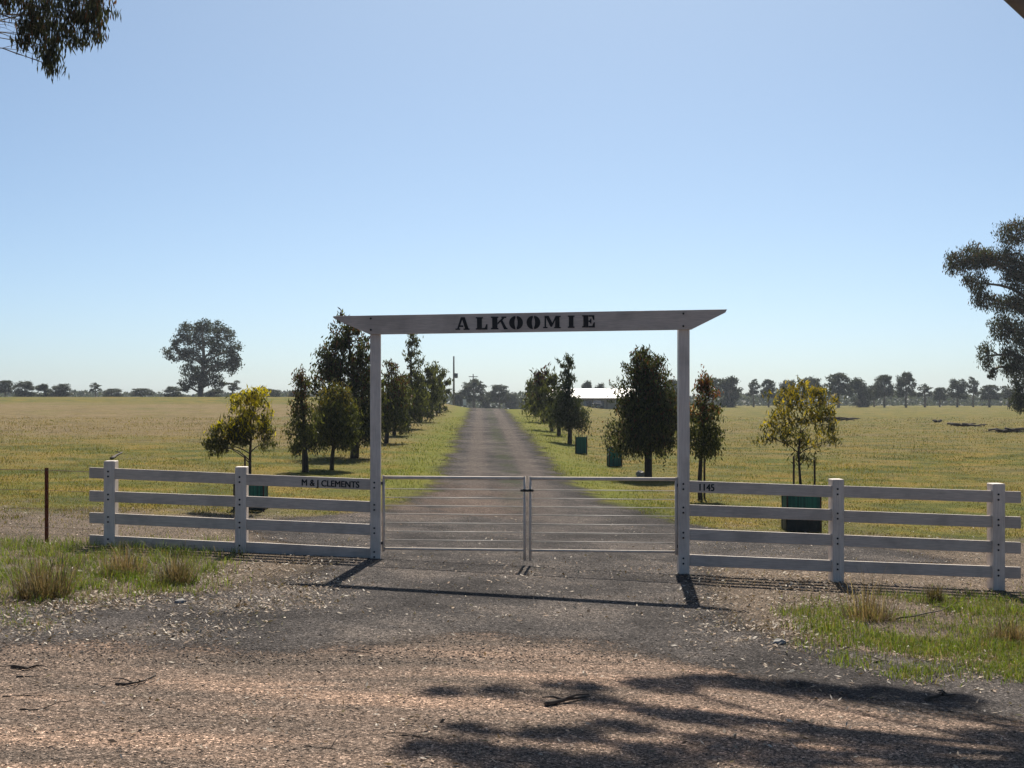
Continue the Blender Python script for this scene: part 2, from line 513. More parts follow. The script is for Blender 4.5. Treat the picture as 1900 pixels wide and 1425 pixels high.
# --- gateway arch
gl, gr_ = fl(697, 1038), fl(1268, 1066)
arch = empty('gateway_arch', (gl.x, gl.y, Gf(gl.x, gl.y)))
ainv = Matrix.Translation(-Vector(arch.location))
def ap(o): o.parent = arch; o.matrix_parent_inverse = ainv; return o
for px, top in ((697, 587), (1268, 580)):
    p = fl(px, top)
    ap(post_part(None, px, top, .142, .145, Gf(p.x, p.y) - .4))
BF, BB = -.122, -.0765      # sign board in front of the posts
outline = [((690, 621.5)), ((1282, 612.5)), ((1346, 580.5)), ((1348.5, 575)), ((622, 587.5)), ((624, 592))]
pts = [fl(*o) for o in outline]
mb = MB(); n = len(pts)
mb.add([p + fy*BF for p in pts] + [p + fy*BB for p in pts],
       [tuple(range(n)), tuple(range(2*n - 1, n - 1, -1))] + [(i, i + n, (i + 1) % n + n, (i + 1) % n) for i in range(n)])
sign = ap(mb.obj('sign_board', M['paint_h'], bevel=.004))
for px, py in ((692, 592), (692, 613), (1268, 583), (1268, 606)):
    p = fl(px, py); t = MB(); t.tube([p + fy*(BF - .012), p + fy*(BF + .012)], .015, 6); ap(t.obj('bolt', M['bolt']))
for px, tops in ((697, [lerp(690, *r) for r in L_T]), (1268, [lerp(1275, *r) for r in R_T])):
    mark = empty('tmp'); bolts(mark, px, tops, RH, -.076); ks = list(mark.children); bpy.data.objects.remove(mark)
    for k in ks: ap(k)
tag(arch, 'tall white timber gateway with a long black-lettered name board across the top', 'gateway')

# heavy slab stencil letters, each a part of the name board: outlines on a unit-high box, x in units of height
def arc(cx, cy, rx, ry, a0, a1, n=12):
    return [(cx + rx * math.cos(R(a0 + (a1 - a0) * i / n)), cy + ry * math.sin(R(a0 + (a1 - a0) * i / n))) for i in range(n + 1)]
GL = {
 'A': (1.10, [[(.0, 0), (.34, 0), (.34, .07), (.24, .07), (.30, .24), (.50, .80), (.46, 1.0), (.43, 1.0), (.14, .07), (0, .07)],
              [(.54, 1.0), (.50, .98), (.78, .07), (.66, .07), (.66, 0), (1.10, 0), (1.10, .07), (1.02, .07), (.72, 1.0)][::1],
              [(.33, .24), (.60, .24), (.58, .33), (.36, .33)]]),
 'L': (.92, [[(0, 0), (.46, 0), (.46, 1.0), (0, 1.0), (0, .93), (.10, .93), (.10, .07), (0, .07)],
             [(.46, .93), (.56, .93), (.56, 1.0), (.46, 1.0)], [(.52, 0), (.92, 0), (.92, .42), (.86, .42), (.74, .09), (.52, .09)]]),
 'K': (1.26, [[(0, 0), (.54, 0), (.54, .07), (.46, .07), (.46, .93), (.54, .93), (.54, 1.0), (0, 1.0), (0, .93), (.10, .93), (.10, .07), (0, .07)],
              [(.52, .42), (.74, .64), (1.02, .0), (1.26, 0), (1.26, .07), (1.20, .07), (.86, .72), (1.02, .93), (1.16, .93), (1.16, 1.0), (.82, 1.0), (.82, .93), (.90, .93), (.52, .52)]]),
 'O': (1.06, [arc(.50, .5, .50, .53, 95, 265) + [(.46, -.02), (.46, .12)] + arc(.50, .5, .12, .42, 255, 105, 6) + [(.46, .95)],
              arc(.56, .5, .50, .53, -85, 85) + [(.60, .95)] + arc(.56, .5, .12, .42, 75, -75, 6) + [(.60, .05)]]),
 'M': (1.40, [[(0, 0), (.30, 0), (.30, .07), (.20, .07), (.20, .80), (.14, .93), (0, .93), (0, 1.0), (.10, 1.0), (.14, .93), (.16, .07), (0, .07)][:6] + [(.13, .93), (.13, .07), (0, .07)],
              [(.10, 1.0), (.42, 1.0), (.72, .42), (.70, .12), (.60, .12), (.24, .86)],
              [(.76, .42), (1.02, 1.0), (1.40, 1.0), (1.40, .93), (1.30, .93), (1.30, .07), (1.40, .07), (1.40, 0), (.90, 0), (.90, .07), (.98, .07), (.98, .70), (.76, .20)]]),
 'I': (.56, [[(0, 0), (.56, 0), (.56, .07), (.46, .07), (.46, .93), (.56, .93), (.56, 1.0), (0, 1.0), (0, .93), (.10, .93), (.10, .07), (0, .07)]]),
 'E': (1.00, [[(0, 0), (.46, 0), (.46, 1.0), (0, 1.0), (0, .93), (.10, .93), (.10, .07), (0, .07)],
              [(.52, .91), (.80, .91), (.90, .64), (.96, .64), (.96, 1.0), (.52, 1.0)], [(.52, 0), (1.0, 0), (1.0, .40), (.94, .40), (.82, .09), (.52, .09)],
              [(.52, .46), (.64, .46), (.66, .34), (.72, .34), (.72, .70), (.66, .70), (.64, .56), (.52, .56)]]),
}
GL['M'] = (1.40, [[(0, 0), (.32, 0), (.32, .07), (.20, .07), (.20, .90), (.12, .93), (.12, .07), (0, .07)]] + GL['M'][1][1:])
LET = [('A', 848.5, 873.5, 612.5, 590), ('L', 886, 906.5, 612, 590), ('K', 914, 943.5, 611.5, 589), ('O', 947.5, 972, 611, 588.5),
       ('O', 979.5, 1004, 610.5, 588), ('M', 1010, 1041.5, 609.5, 587.5), ('I', 1055.5, 1067, 608.8, 587), ('E', 1082, 1104.5, 608.2, 586.3)]
def signed(poly): return sum(poly[i][0]*poly[(i+1) % len(poly)][1] - poly[(i+1) % len(poly)][0]*poly[i][1] for i in range(len(poly)))
from mathutils.geometry import tessellate_polygon
def fatten(poly, k):
    out = []
    n = len(poly)
    for i in range(n):
        (ax, ay), (bx_, by_), (cx_, cy_) = poly[i - 1], poly[i], poly[(i + 1) % n]
        n1 = Vector((by_ - ay, ax - bx_)); n2 = Vector((cy_ - by_, bx_ - cx_))
        n1 = n1.normalized() if n1.length > 1e-6 else n1; n2 = n2.normalized() if n2.length > 1e-6 else n2
        m_ = n1 + n2
        m_ = m_ / max(m_.length_squared, .5) * 2 if m_.length > 1e-4 else m_
        out.append((bx_ + m_.x * k, by_ + m_.y * k))
    return out
for ch, x0, x1, yb, yt in LET:
    w, polys = GL[ch]; mb = MB()
    for poly in polys:
        if signed(poly) < 0: poly = poly[::-1]
        poly = fatten(poly, .022)
        f = lambda a, c, o: fl(x0 + (x1 - x0) * a / w, yb + (yt - yb) * c) + fy * o
        n = len(poly)
        tris = tessellate_polygon([[Vector((a, c, 0)) for a, c in poly]])
        vs = [f(a, c, BF - .006) for a, c in poly] + [f(a, c, BF + .002) for a, c in poly]
        mb.add(vs, [tuple(t) for t in tris] + [(i, i + n, (i + 1) % n + n, (i + 1) % n) for i in range(n)])
    o = mb.obj('letter', M['black']); ap(o)
    o.parent = sign; o.matrix_parent_inverse = Matrix.Identity(4)

def lettering(text, pa, pb, cap_px, rail, drop, front, owner):
    """small painted words on a rail: one flat mesh of raised paint"""
    cu = bpy.data.curves.new('painted_lettering', 'FONT'); cu.body = text; cu.size = 1.0; cu.offset = 0.0
    tmp = bpy.data.objects.new('tmp', cu); col.objects.link(tmp)
    dg = bpy.context.evaluated_depsgraph_get()
    me = bpy.data.meshes.new_from_object(tmp.evaluated_get(dg)); bpy.data.objects.remove(tmp)
    co = np.array([v.co[:] for v in me.vertices]); lo, hi = co.min(0), co.max(0)
    base_lo = 0.0
    out = []
    for x, y, _ in co:
        px = pa + (pb - pa) * (x - lo[0]) / (hi[0] - lo[0])
        t = (y - base_lo) / (hi[1] - base_lo)
        py = lerp(px, *rail) + drop + cap_px * (1 - t)
        out.append(fl(px, py) + fy * (front - .0035))
    polys = [tuple(p.vertices) for p in me.polygons]; n0 = len(out); vs = []; fs = []
    for k, (dx, dz) in enumerate(((-.004, -.002), (.004, .002), (.004, -.002))):      # a second and third brush pass, each a hair prouder
        vs += [p + fx * dx + up * dz - fy * (.0008 * k) for p in out]; fs += [tuple(i + k * n0 for i in f) for f in polys]
    bpy.data.meshes.remove(me)
    me = bpy.data.meshes.new('painted_lettering'); me.from_pydata(vs, [], fs); me.update()
    me.materials.append(M['black'])
    o = link('painted_lettering', me); par = owner
    o.parent = par; o.matrix_parent_inverse = Matrix.Translation(-Vector(par.location))
    return o
fences = [o for o in col.objects if o.name.startswith('rail_fence')]
tag(lettering('M & J CLEMENTS', 562, 668, 11.5, L_T[0], 5.0, -.047, fences[0]), 'black painted family name on the top rail', kind='stuff')
tag(lettering('1145', 1298, 1325, 12.5, R_T[0], 5.0, -.047, fences[1]), 'faint black painted number on the top rail', kind='stuff')

# --- double farm gate
def gate_leaf(label, pa, pb, hinge_px, ty, by, meet_px):
    c = fl(hinge_px, by); e = empty('farm_gate', (c.x, c.y, Gf(c.x, c.y)))
    inv = Matrix.Translation(-Vector(e.location))
    def pr(o): o.parent = e; o.matrix_parent_inverse = inv; return o
    T = lambda px: ty[0] + (ty[1] - ty[0]) * (px - 708) / (1257 - 708)
    B = lambda px: by_[0] + (by_[1] - by_[0]) * (px - 708) / (1257 - 708)
    by_ = (1018, 1024.5)
    F = .02
    pt = lambda px, f: fl(px, T(px) + (B(px) - T(px)) * f) + fy * F
    pr(MB().tube([pt(pa, 0), pt(pb, 0)], .024, 8).obj('top_rail', M['gate'], smooth=True))
    pr(MB().tube([pt(pa, 1), pt(pb, 1)], .017, 8).obj('bottom_rail', M['gate'], smooth=True))
    for f in (.16, .28, .395, .51, .635, .755, .875):
        pr(MB().tube([pt(pa, f), pt(pb, f)], .0055, 5).obj('bar', M['wire'], smooth=True))
    hs = .022
    pr(MB().tube([pt(hinge_px, -.03), pt(hinge_px, 1.04)], hs, 8).obj('hinge_stile', M['gate'], smooth=True))
    foot = pt(meet_px, 1); foot.z = Gf(foot.x, foot.y) + .07
    pr(MB().tube([pt(meet_px, -.03), foot], .019, 8).obj('meeting_stile', M['gate'], smooth=True))
    for f in (.08, .92):
        p = pt(hinge_px, f); s_ = -1 if hinge_px < CX else 1
        pr(MB().box((min(p.x, p.x + s_*.05), p.y - .02, p.z - .02), (max(p.x, p.x + s_*.05), p.y + .02, p.z + .02)).obj('hinge', M['bolt']))
    p = pt(meet_px, .165); s_ = 1 if meet_px < 978 else -1
    pr(MB().box((p.x - .055, p.y - .075, p.z - .016), (p.x + .045, p.y - .036, p.z + .018)).obj('latch', M['bolt'], bevel=.004))
    tag(e, label, 'gate', 'leaves of the double farm gate')
gate_leaf('left leaf of the grey steel double farm gate, hung on the left gateway post', 711, 973, 711, (886, 889.5), 1035, 973.0)
gate_leaf('right leaf of the grey steel double farm gate, hung on the right gateway post', 983, 1255, 1255, (886, 889.5), 1045, 983.5)

# --- rusty picket with wires running off to the left
p0 = fl(87, 868); gz = Gf(p0.x, p0.y)
wf = empty('wire_fence', (p0.x, p0.y, gz)); winv = Matrix.Translation(-Vector(wf.location))
def wp(o): o.parent = wf; o.matrix_parent_inverse = winv; return o
pk = MB()
for ang in (90, 210, 330):
    dx, dy_ = math.cos(R(ang)) * .030, math.sin(R(ang)) * .030
    nx, ny = -math.sin(R(ang)) * .004, math.cos(R(ang)) * .004
    q = lambda z: [(p0.x - nx, p0.y - ny, z), (p0.x + dx - nx, p0.y + dy_ - ny, z), (p0.x + dx + nx, p0.y + dy_ + ny, z), (p0.x + nx, p0.y + ny, z)]
    pk.hexa(q(gz - .3), q(p0.z))
wp(pk.obj('steel_picket', M['rust']))
for k, f in enumerate((.97, .70, .45, .2)):
    z = gz + (p0.z - gz) * f
    a_ = fl(205, 900); a_.z = Gf(a_.x, a_.y) + (z - gz)
    far_l = Vector((p0.x - 9, p0.y + .9, Gf(p0.x - 9, p0.y + .9) + (z - gz)))
    wp(MB().tube([far_l, Vector((p0.x, p0.y - .02, z)), a_], .0028 if k else .0042, 4).obj('wire', M['rustwire']))
tag(wf, 'rust-brown steel picket with thin wires left of the white fence', 'fence')

# ------------------------------------------------------------------ leaves and trees
def leaf_cloud(C, L, W, droop, jit_rng, c0, c1, tip=None, tipw=None):
    """diamond leaves at points C; droop 0 random .. 1 hanging straight down"""
    n = len(C)
    A = jit_rng.normal(size=(n, 3)); A /= np.linalg.norm(A, axis=1, keepdims=True)
    A = A * (1 - droop) + np.array([0, 0, -1.0]) * droop + jit_rng.normal(size=(n, 3)) * .12
    A /= np.linalg.norm(A, axis=1, keepdims=True) + 1e-9
    B = np.cross(A, jit_rng.normal(size=(n, 3))); B /= np.linalg.norm(B, axis=1, keepdims=True) + 1e-9
    l = L * jit_rng.uniform(.65, 1.35, (n, 1)); w = W * jit_rng.uniform(.7, 1.3, (n, 1))
    v = np.stack([C - A*l*.5, C + B*w*.5 + A*l*.05, C + A*l*.5, C - B*w*.5 + A*l*.05], 1).reshape(-1, 3)
    f = np.arange(4 * n).reshape(n, 4)
    t = jit_rng.uniform(0, 1, (n, 1)) ** 1.2
    c = np.asarray(c0) * (1 - t) + np.asarray(c1) * t
    c = c * jit_rng.uniform(.75, 1.25, (n, 1))
    if tip is not None:
        k = (jit_rng.uniform(0, 1, n) < tipw)[:, None]
        c = np.where(k, np.asarray(tip) * jit_rng.uniform(.7, 1.3, (n, 1)), c)
    return v, f, np.repeat(c, 4, 0)

def limb(mb, a, b_, r0, r1, bend, rg, seg=5, n=5):
    a, b_ = np.array(a, float), np.array(b_, float)
    L = np.linalg.norm(b_ - a); off = rg.normal(size=3) * L * bend
    pts = []
    for i in range(seg + 1):
        t = i / seg
        pts.append(a + (b_ - a) * t + off * math.sin(math.pi * t) * .7 + rg.normal(size=3) * L * .012 * (0 < i < seg) + np.array([0, 0, 1]) * L * .10 * math.sin(math.pi * t))
    mb.tube(pts, [r0 + (r1 - r0) * (i / seg) for i in range(seg + 1)], n)
    return pts

def build_tree(name, loc, trunk_pts, trunk_r, blobs, spec, seed, parent_loc=True):
    """trunk_pts in local metres; blobs (x,y,z,rx,ry,rz) local; returns the empty with trunk and crown meshes"""
    rg = np.random.default_rng(seed)
    e = empty(name, loc)
    mb = MB()
    tp = [np.array(p, float) for p in trunk_pts]
    mb.tube(tp, trunk_r, 8)
    tpa = np.array(tp); tra = np.array(trunk_r)
    Cs = []
    for bi, (x, y, z, rx, ry, rz) in enumerate(blobs):
        c = np.array([x, y, z])
        # limb leaves the trunk below the blob
        zt = z - max(.35 * np.hypot(x - tpa[-1, 0], y - tpa[-1, 1]) + .3 * rz, .15)
        k = int(np.clip(np.searchsorted(tpa[:, 2], zt), 1, len(tp) - 1))
        f = np.clip((zt - tpa[k-1, 2]) / max(1e-6, tpa[k, 2] - tpa[k-1, 2]), 0, 1)
        st = tpa[k-1] + (tpa[k] - tpa[k-1]) * f; rs = tra[k-1] + (tra[k] - tra[k-1]) * f
        r0 = min(rs * .7, spec.get('limb', .5) * trunk_r[0])
        pts = limb(mb, st, c, r0, r0 * .35, .07, rg)
        rm = (rx * ry * rz) ** (1 / 3)
        ntot = spec['cover'] * 4 * math.pi * (rx * rz) / (spec['L'] * spec['W'] * .5)
        nc = max(4, int(ntot / spec['leaves'])); cr = max(.05, .20 * rm) * spec.get('crk', 1.0)
        for q in range(nc):
            dvec = rg.normal(size=3); dvec /= np.linalg.norm(dvec)
            rad = rg.uniform(.3, 1.12) ** .6
            cc = c + dvec * np.array([rx, ry, rz]) * rad
            if q < spec.get('twigs', 5): limb(mb, pts[-2], cc, r0 * .3, r0 * .1, .06, rg, 3, 4)
            nl = int(spec['leaves'] * rg.uniform(.6, 1.4))
            g3 = rg.normal(size=(nl, 3)) * cr * np.array([1, 1, .8])
            Cs.append(cc + g3)
    C = np.concatenate(Cs)
    if spec.get('shoots'):
        # leafy shoots that stand or hang out of the crown
        ctr = C.mean(0); pick_ = C[rg.integers(0, len(C), spec['shoots'])]
        dirv = (pick_ - ctr); dirv /= np.linalg.norm(dirv, axis=1, keepdims=True)
        dirv = dirv * .8 + rg.normal(size=dirv.shape) * .35 + np.array([0, 0, .35]); dirv /= np.linalg.norm(dirv, axis=1, keepdims=True)
        ln = spec['L'] * rg.uniform(1.0, 2.6, len(pick_))
        for p_, d_, l_ in zip(pick_, dirv, ln):
            tt_ = np.linspace(0, 1, 7)[:, None]
            C = np.concatenate([C, p_ + d_ * l_ * tt_ + np.array([0, 0, -.25 * l_]) * tt_ ** 2 + rg.normal(size=(7, 3)) * spec['W'] * .8])
    zt, zb = C[:, 2].max(), C[:, 2].min()
    tip = spec.get('tip'); tw = None
    if tip is not None:
        h = (C[:, 2] - zb) / (zt - zb)
        tw = np.clip((h - spec.get('tip0', .5)) / (1 - spec.get('tip0', .5)), 0, 1) ** spec.get('tipp', 1.0) * spec.get('tipk', .6)
    v, f, c = leaf_cloud(C, spec['L'], spec['W'], spec['droop'], rg, spec['c0'], spec['c1'], tip, tw)
    me = mesh_np('crown', v, f, M['leaf'], colors=c)
    link('trunk', mb.mesh('trunk', spec['bark'], True), e)
    link('crown', me, e)
    return e

def copy_tree(src, loc, scale, rz):
    r = src.copy(); col.objects.link(r); r.location = loc; r.scale = scale; r.rotation_euler = (0, 0, rz)
    for ch in list(src.children):
        c = ch.copy(); col.objects.link(c); c.parent = r
    return r

DARK0, DARK1 = (.022, .028, .009), (.140, .140, .044)
SP_AVE = dict(cover=.85, crk=1.5, leaves=26, L=.11, W=.032, droop=.55, c0=DARK0, c1=DARK1, bark=M['bark'], twigs=3, limb=.35, shoots=130)
def ave(**k): d = dict(SP_AVE); d.update(k); return d

def avenue_tree(label, base_px, box, seed, spec, prof, lean=0.0, nblob=20, trunk_r=.06, d=None):
    """base_px photo pixel of the foot; box (x0,x1,ytop,ybottom) photo extent of the crown; prof maps crown height 0..1 to width 0..1"""
    foot = on_ground(*base_px) if d is None else Vector(((base_px[0]-CX)/FPX*d, d, Gf((base_px[0]-CX)/FPX*d, d)))
    dd = foot.y; s_ = dd / FPX
    rg = np.random.default_rng(seed)
    x0, x1 = [(q - base_px[0]) * s_ for q in box[:2]]
    zt = EYE + (HZ - box[2]) * s_ - foot.z; zb = EYE + (HZ - box[3]) * s_ - foot.z
    cxm, hw = (x0 + x1) / 2, (x1 - x0) / 2 * 1.08
    top = np.array([cxm * .8, 0, zt * .97])
    tr = [np.array([0, 0, -.15])] + [np.array([0, 0, 0]) * (1 - t) + top * t + rg.normal(size=3) * hw * .05 * np.array([1, 1, 0]) for t in (.15, .35, .55, .75, .92)]
    rad = [trunk_r * k for k in (1.15, 1.0, .8, .6, .4, .15)]
    blobs = []
    for i in range(nblob):
        t = (i + .5) / nblob
        w = hw * prof(t)
        az = i * 2.39996 + rg.uniform(-.5, .5)
        br = max(.12, w * rg.uniform(.30, .58))
        off = max(0, w - br * .85) * rg.uniform(.6, 1.2)
        ctr = cxm * min(1, .25 + t)
        z = zb + (zt - zb) * t
        brz = min(br * rg.uniform(.75, 1.15), (zt - zb) * .2)
        z = min(max(z, zb + brz * .7), zt - brz * .8)
        blobs.append((ctr + off * math.cos(az), off * math.sin(az), z, br, br, brz))
    e = build_tree('avenue_tree' if spec.get('nm') is None else spec['nm'], foot, tr, rad, blobs, spec, seed)
    tag(e, label, 'tree', spec.get('grp', 'trees lining the drive'))
    return e

conic = lambda t: max(.16, 1.0 - .86 * t) if t > .12 else .75
oval = lambda t: max(.28, math.sin(math.pi * min(1, (.16 + .84 * t) ** .8 * .96 + .02)) ** .6) if t < 1 else .3
RED = (.110, .045, .026)
YEL = (.50, .40, .022)
avenue_tree('slim dark cone-shaped tree with reddish tip, left of the drive', (568, 876), (521, 592, 694, 838), 11, ave(tip=RED, tip0=.45, tipk=.6), conic, trunk_r=.07)
avenue_tree('short round tree with yellowish top in front of the tallest avenue tree', (615, 872), (582, 668, 716, 832), 12, ave(tip=(.17, .125, .022), tip0=.55, tipk=.7), oval, trunk_r=.06)
avenue_tree('largest dark dense tree of the left row, just left of the gateway post', (657, 850), (582, 702, 585, 818), 13, ave(leaves=30, L=.15, W=.045, tip=RED, tip0=.3, tipk=.3, c0=(.012, .017, .007), c1=(.098, .102, .032)), oval, nblob=26, trunk_r=.13)
avenue_tree('reddish-topped tree right beside the left gateway post', (716, 822), (688, 764, 672, 802), 14, ave(leaves=18, L=.16, W=.05, tip=RED, tip0=.35, tipk=.5), oval, nblob=18, trunk_r=.09)
avenue_tree('squat tree with pale greenish leaves between the reddish tree and the tall tree', (732, 808), (714, 772, 700, 792), 15, ave(leaves=18, L=.18, W=.055, c1=(.085, .085, .035)), oval, nblob=16, trunk_r=.09)
avenue_tree('tall narrow open-topped tree rising above the left row', (758, 795), (733, 802, 620, 778), 16, ave(leaves=16, L=.22, W=.06), lambda t: max(.22, 1 - .75*t) if t > .1 else .8, nblob=20, trunk_r=.12)
avenue_tree('bushy dark tree behind the tall open-topped tree on the left', (779, 783), (768, 818, 686, 772), 17, ave(leaves=16, L=.26, W=.08), oval, nblob=15, trunk_r=.12)
avenue_tree('small dark tree second last in the left row', (801, 771), (790, 824, 683, 763), 18, ave(leaves=16, L=.28, W=.09), oval, nblob=12, trunk_r=.12)
avenue_tree('last dark tree of the left row, at the crest of the drive', (815, 765), (808, 833, 690, 760), 19, ave(leaves=16, L=.28, W=.09), oval, nblob=12, trunk_r=.12)
# right row
avenue_tree('big dark dense tree left of the right gateway post', (1203, 886), (1131, 1260, 650, 838), 21, ave(leaves=32, L=.13, W=.036, tip=RED, tip0=.1, tipk=.18, c0=(.012, .017, .007), c1=(.102, .108, .034)), lambda t: .85 if t < .1 else (1.0 if t < .42 else max(.34, 1 - 1.15 * (t - .42))), nblob=30, trunk_r=.11)
avenue_tree('red-tipped slim tree just right of the right gateway post', (1300, 928), (1262, 1357, 700, 842), 22, ave(tip=(.21, .075, .035), tip0=.4, tipk=.75), conic, nblob=18, trunk_r=.055)
avenue_tree('pale open-topped conical tree beside the house roof', (1057, 823), (1012, 1092, 660, 792), 23, ave(leaves=18, L=.18, W=.05, c0=(.026, .034, .018), c1=(.085, .092, .050)), conic, nblob=20, trunk_r=.10)
avenue_tree('dark leafy tree left of the pale conical tree', (1037, 809), (1003, 1045, 698, 792), 24, ave(leaves=16, L=.2, W=.06), oval, nblob=14, trunk_r=.10)
avenue_tree('reddish-crowned tree third from the crest in the right row', (1024, 800), (982, 1032, 688, 778), 25, ave(leaves=16, L=.24, W=.07, tip=(.075, .030, .024), tip0=.4, tipk=.6), oval, nblob=14, trunk_r=.10)
avenue_tree('small dark tree second from the crest in the right row', (1009, 784), (978, 1014, 704, 768), 26, ave(leaves=16, L=.26, W=.08), oval, nblob=12, trunk_r=.1)
avenue_tree('small dark tree nearest the crest in the right row', (994, 773), (972, 1000, 712, 764), 27, ave(leaves=16, L=.28, W=.09), oval, nblob=12, trunk_r=.1)

# wattles with yellow flower, in guards
def px_blobs(foot, base_px, lst, dep=1.0, seed=0):
    rg = np.random.default_rng(seed); s_ = foot.y / FPX; out = []
    for (cx_, cy_, rx, ry) in lst:
        out.append(((cx_ - base_px) * s_, rg.uniform(-.6, .6) * rx * s_ * dep, EYE + (HZ - cy_) * s_ - foot.z, rx * s_, .5 * (rx + ry) * s_ * dep, ry * s_))
    return out
WAT = dict(cover=.8, leaves=15, L=.12, W=.026, droop=.5, c0=(.045, .050, .018), c1=(.120, .110, .045), bark=M['bark'], twigs=4, limb=.34, tip=YEL, tip0=.25, tipp=.6, tipk=.72)
foot = on_ground(463, 946)
bl = px_blobs(foot, 463, [(462, 742, 32, 20), (482, 760, 24, 22), (440, 772, 26, 20), (425, 795, 26, 18), (402, 815, 20, 18), (470, 795, 32, 20), (494, 800, 16, 24), (448, 812, 20, 14), (396, 832, 16, 16), (410, 832, 18, 14), (475, 730, 22, 14), (450, 790, 24, 18), (430, 806, 24, 18), (418, 800, 20, 18), (495, 825, 14, 14)], 1.0, 3)
w1 = build_tree('wattle_tree', foot, [(0, 0, -.15), (.0, .02, .5), (.01, .0, 1.0), (.03, .02, 1.5), (.0, 0, 2.0)], [.038, .033, .027, .018, .008], bl, WAT, 31)
tag(w1, 'yellow-flowering lopsided young wattle behind the left fence', 'tree', 'young wattles in green guards')
foot2 = on_ground(1487, 985)
bl = px_blobs(foot2, 1487, [(1490, 722, 32, 20), (1455, 740, 30, 22), (1530, 742, 28, 22), (1480, 765, 40, 24), (1440, 780, 28, 24), (1525, 782, 30, 26), (1470, 808, 34, 20), (1418, 812, 14, 14), (1505, 820, 26, 18), (1543, 820, 14, 12), (1500, 850, 22, 12)], 1.0, 4)
WR = dict(WAT); WR.update(leaves=12, tip=(.40, .29, .025), tip0=.2, c0=(.05, .055, .022), c1=(.15, .135, .055), tipk=.6, cover=.65)
w2 = build_tree('wattle_tree', foot2, [(.03, 0, -.15), (.02, .02, .4), (-.02, .0, .9), (-.05, .02, 1.4), (.0, 0, 2.0)], [.034, .03, .025, .018, .008], bl, WR, 32)
tag(w2, 'sparse spreading young wattle with mustard-yellow top behind the right fence', 'tree', 'young wattles in green guards')
# sapling poking out of its guard
foot3 = on_ground(1140, 865)
bl = px_blobs(foot3, 1140, [(1136, 812, 13, 16), (1146, 822, 8, 10), (1128, 825, 7, 8)], 1.0, 5)
SAP = dict(WAT); SAP.update(cover=.3, tip=None, leaves=9, c0=(.06, .06, .028), c1=(.16, .13, .07)); SAP.pop('tip')
sp = build_tree('sapling', foot3, [(0, 0, -.1), (.01, 0, .4), (0, 0, .9)], [.014, .011, .005], bl, SAP, 33)
tag(sp, 'small straw-coloured sapling poking out of a dark green guard', 'sapling')

def tree_guard(label, px0, px1, top_py, bot_py, foot, dark_frac, rz, stakes=()):
    s_ = foot.y / FPX
    w = (px1 - px0) * s_ * .86; cxm = ((px0 + px1) / 2 - CX) * s_
    h = (bot_py - top_py) * s_
    gz = Gf(cxm, foot.y)
    e = empty('tree_guard', (cxm, foot.y, gz), rz)
    a = w / 2; z0 = .01
    zm = h * dark_frac
    cor = [(-a, -a), (a, -a), (a, a), (-a, a)]
    for i in range(4):
        (xa, ya), (xb, yb) = cor[i], cor[(i + 1) % 4]
        mb = MB(); nseg = 8; t_ = .003
        nx, ny = (yb - ya), -(xb - xa); ln = math.hypot(nx, ny); nx, ny = nx/ln, ny/ln
        prof = [math.sin(math.pi * k / nseg) * -.035 + .006 * math.sin(k * 2.1 + i) for k in range(nseg + 1)]
        def strip(z_a, z_b, grow):
            mb = MB()
            for k in range(nseg):
                q = []
                for kk in (k, k + 1):
                    f = kk / nseg
                    q.append((xa + (xb - xa) * f + nx * (prof[kk] + grow), ya + (yb - ya) * f + ny * (prof[kk] + grow)))
                (x_a, y_a), (x_b, y_b) = q
                mb.hexa([(x_a, y_a, z_a), (x_b, y_b, z_a), (x_b - nx*t_, y_b - ny*t_, z_a), (x_a - nx*t_, y_a - ny*t_, z_a)],
                        [(x_a, y_a, z_b), (x_b, y_b, z_b), (x_b - nx*t_, y_b - ny*t_, z_b), (x_a - nx*t_, y_a - ny*t_, z_b)])
            return mb
        strip(zm if dark_frac > 0 else z0, h, 0).obj('sleeve_panel', M['guard'], e)
        if dark_frac > 0: strip(z0, zm + .02, .006).obj('lower_panel', M['guard_dark'], e)  # lower band, darker than the sleeve above it
        MB().box((xa * .96 - .014, ya * .96 - .014, -.1), (xa * .96 + .014, ya * .96 + .014, h + .04)).obj('stake', M['stake'], e)
    for (spx, top, ofs) in stakes:
        lx = (spx - CX) * s_ - cxm
        zt = EYE + (HZ - top) * s_ - gz
        MB().box((lx - .016, ofs - .016, -.1), (lx + .016, ofs + .016, zt)).obj('stake', M['stake'], e)
    tag(e, label, 'tree guard', 'green tree guards')
    return e
tree_guard('green plastic tree guard round the wattle behind the left fence', 433, 498, 898, 950, foot, .42, .06, [(456, 845, -.1)])
tree_guard('green plastic tree guard round the wattle behind the right fence', 1450, 1523, 916, 988, foot2, .45, -.05, [(1471, 846, -.12), (1513, 850, .1)])
tree_guard('dark green guard holding the straw-coloured sapling, beside the big right tree', 1126, 1154, 830, 865, foot3, 0, .1, [(1133, 822, 0)])
f4 = on_ground(1078, 842)
tree_guard('dark green guard with two bare stakes, nearer the drive than the sapling', 1066, 1091, 811, 842, f4, 0, -.08, [(1074, 796, 0), (1080, 800, .05)])
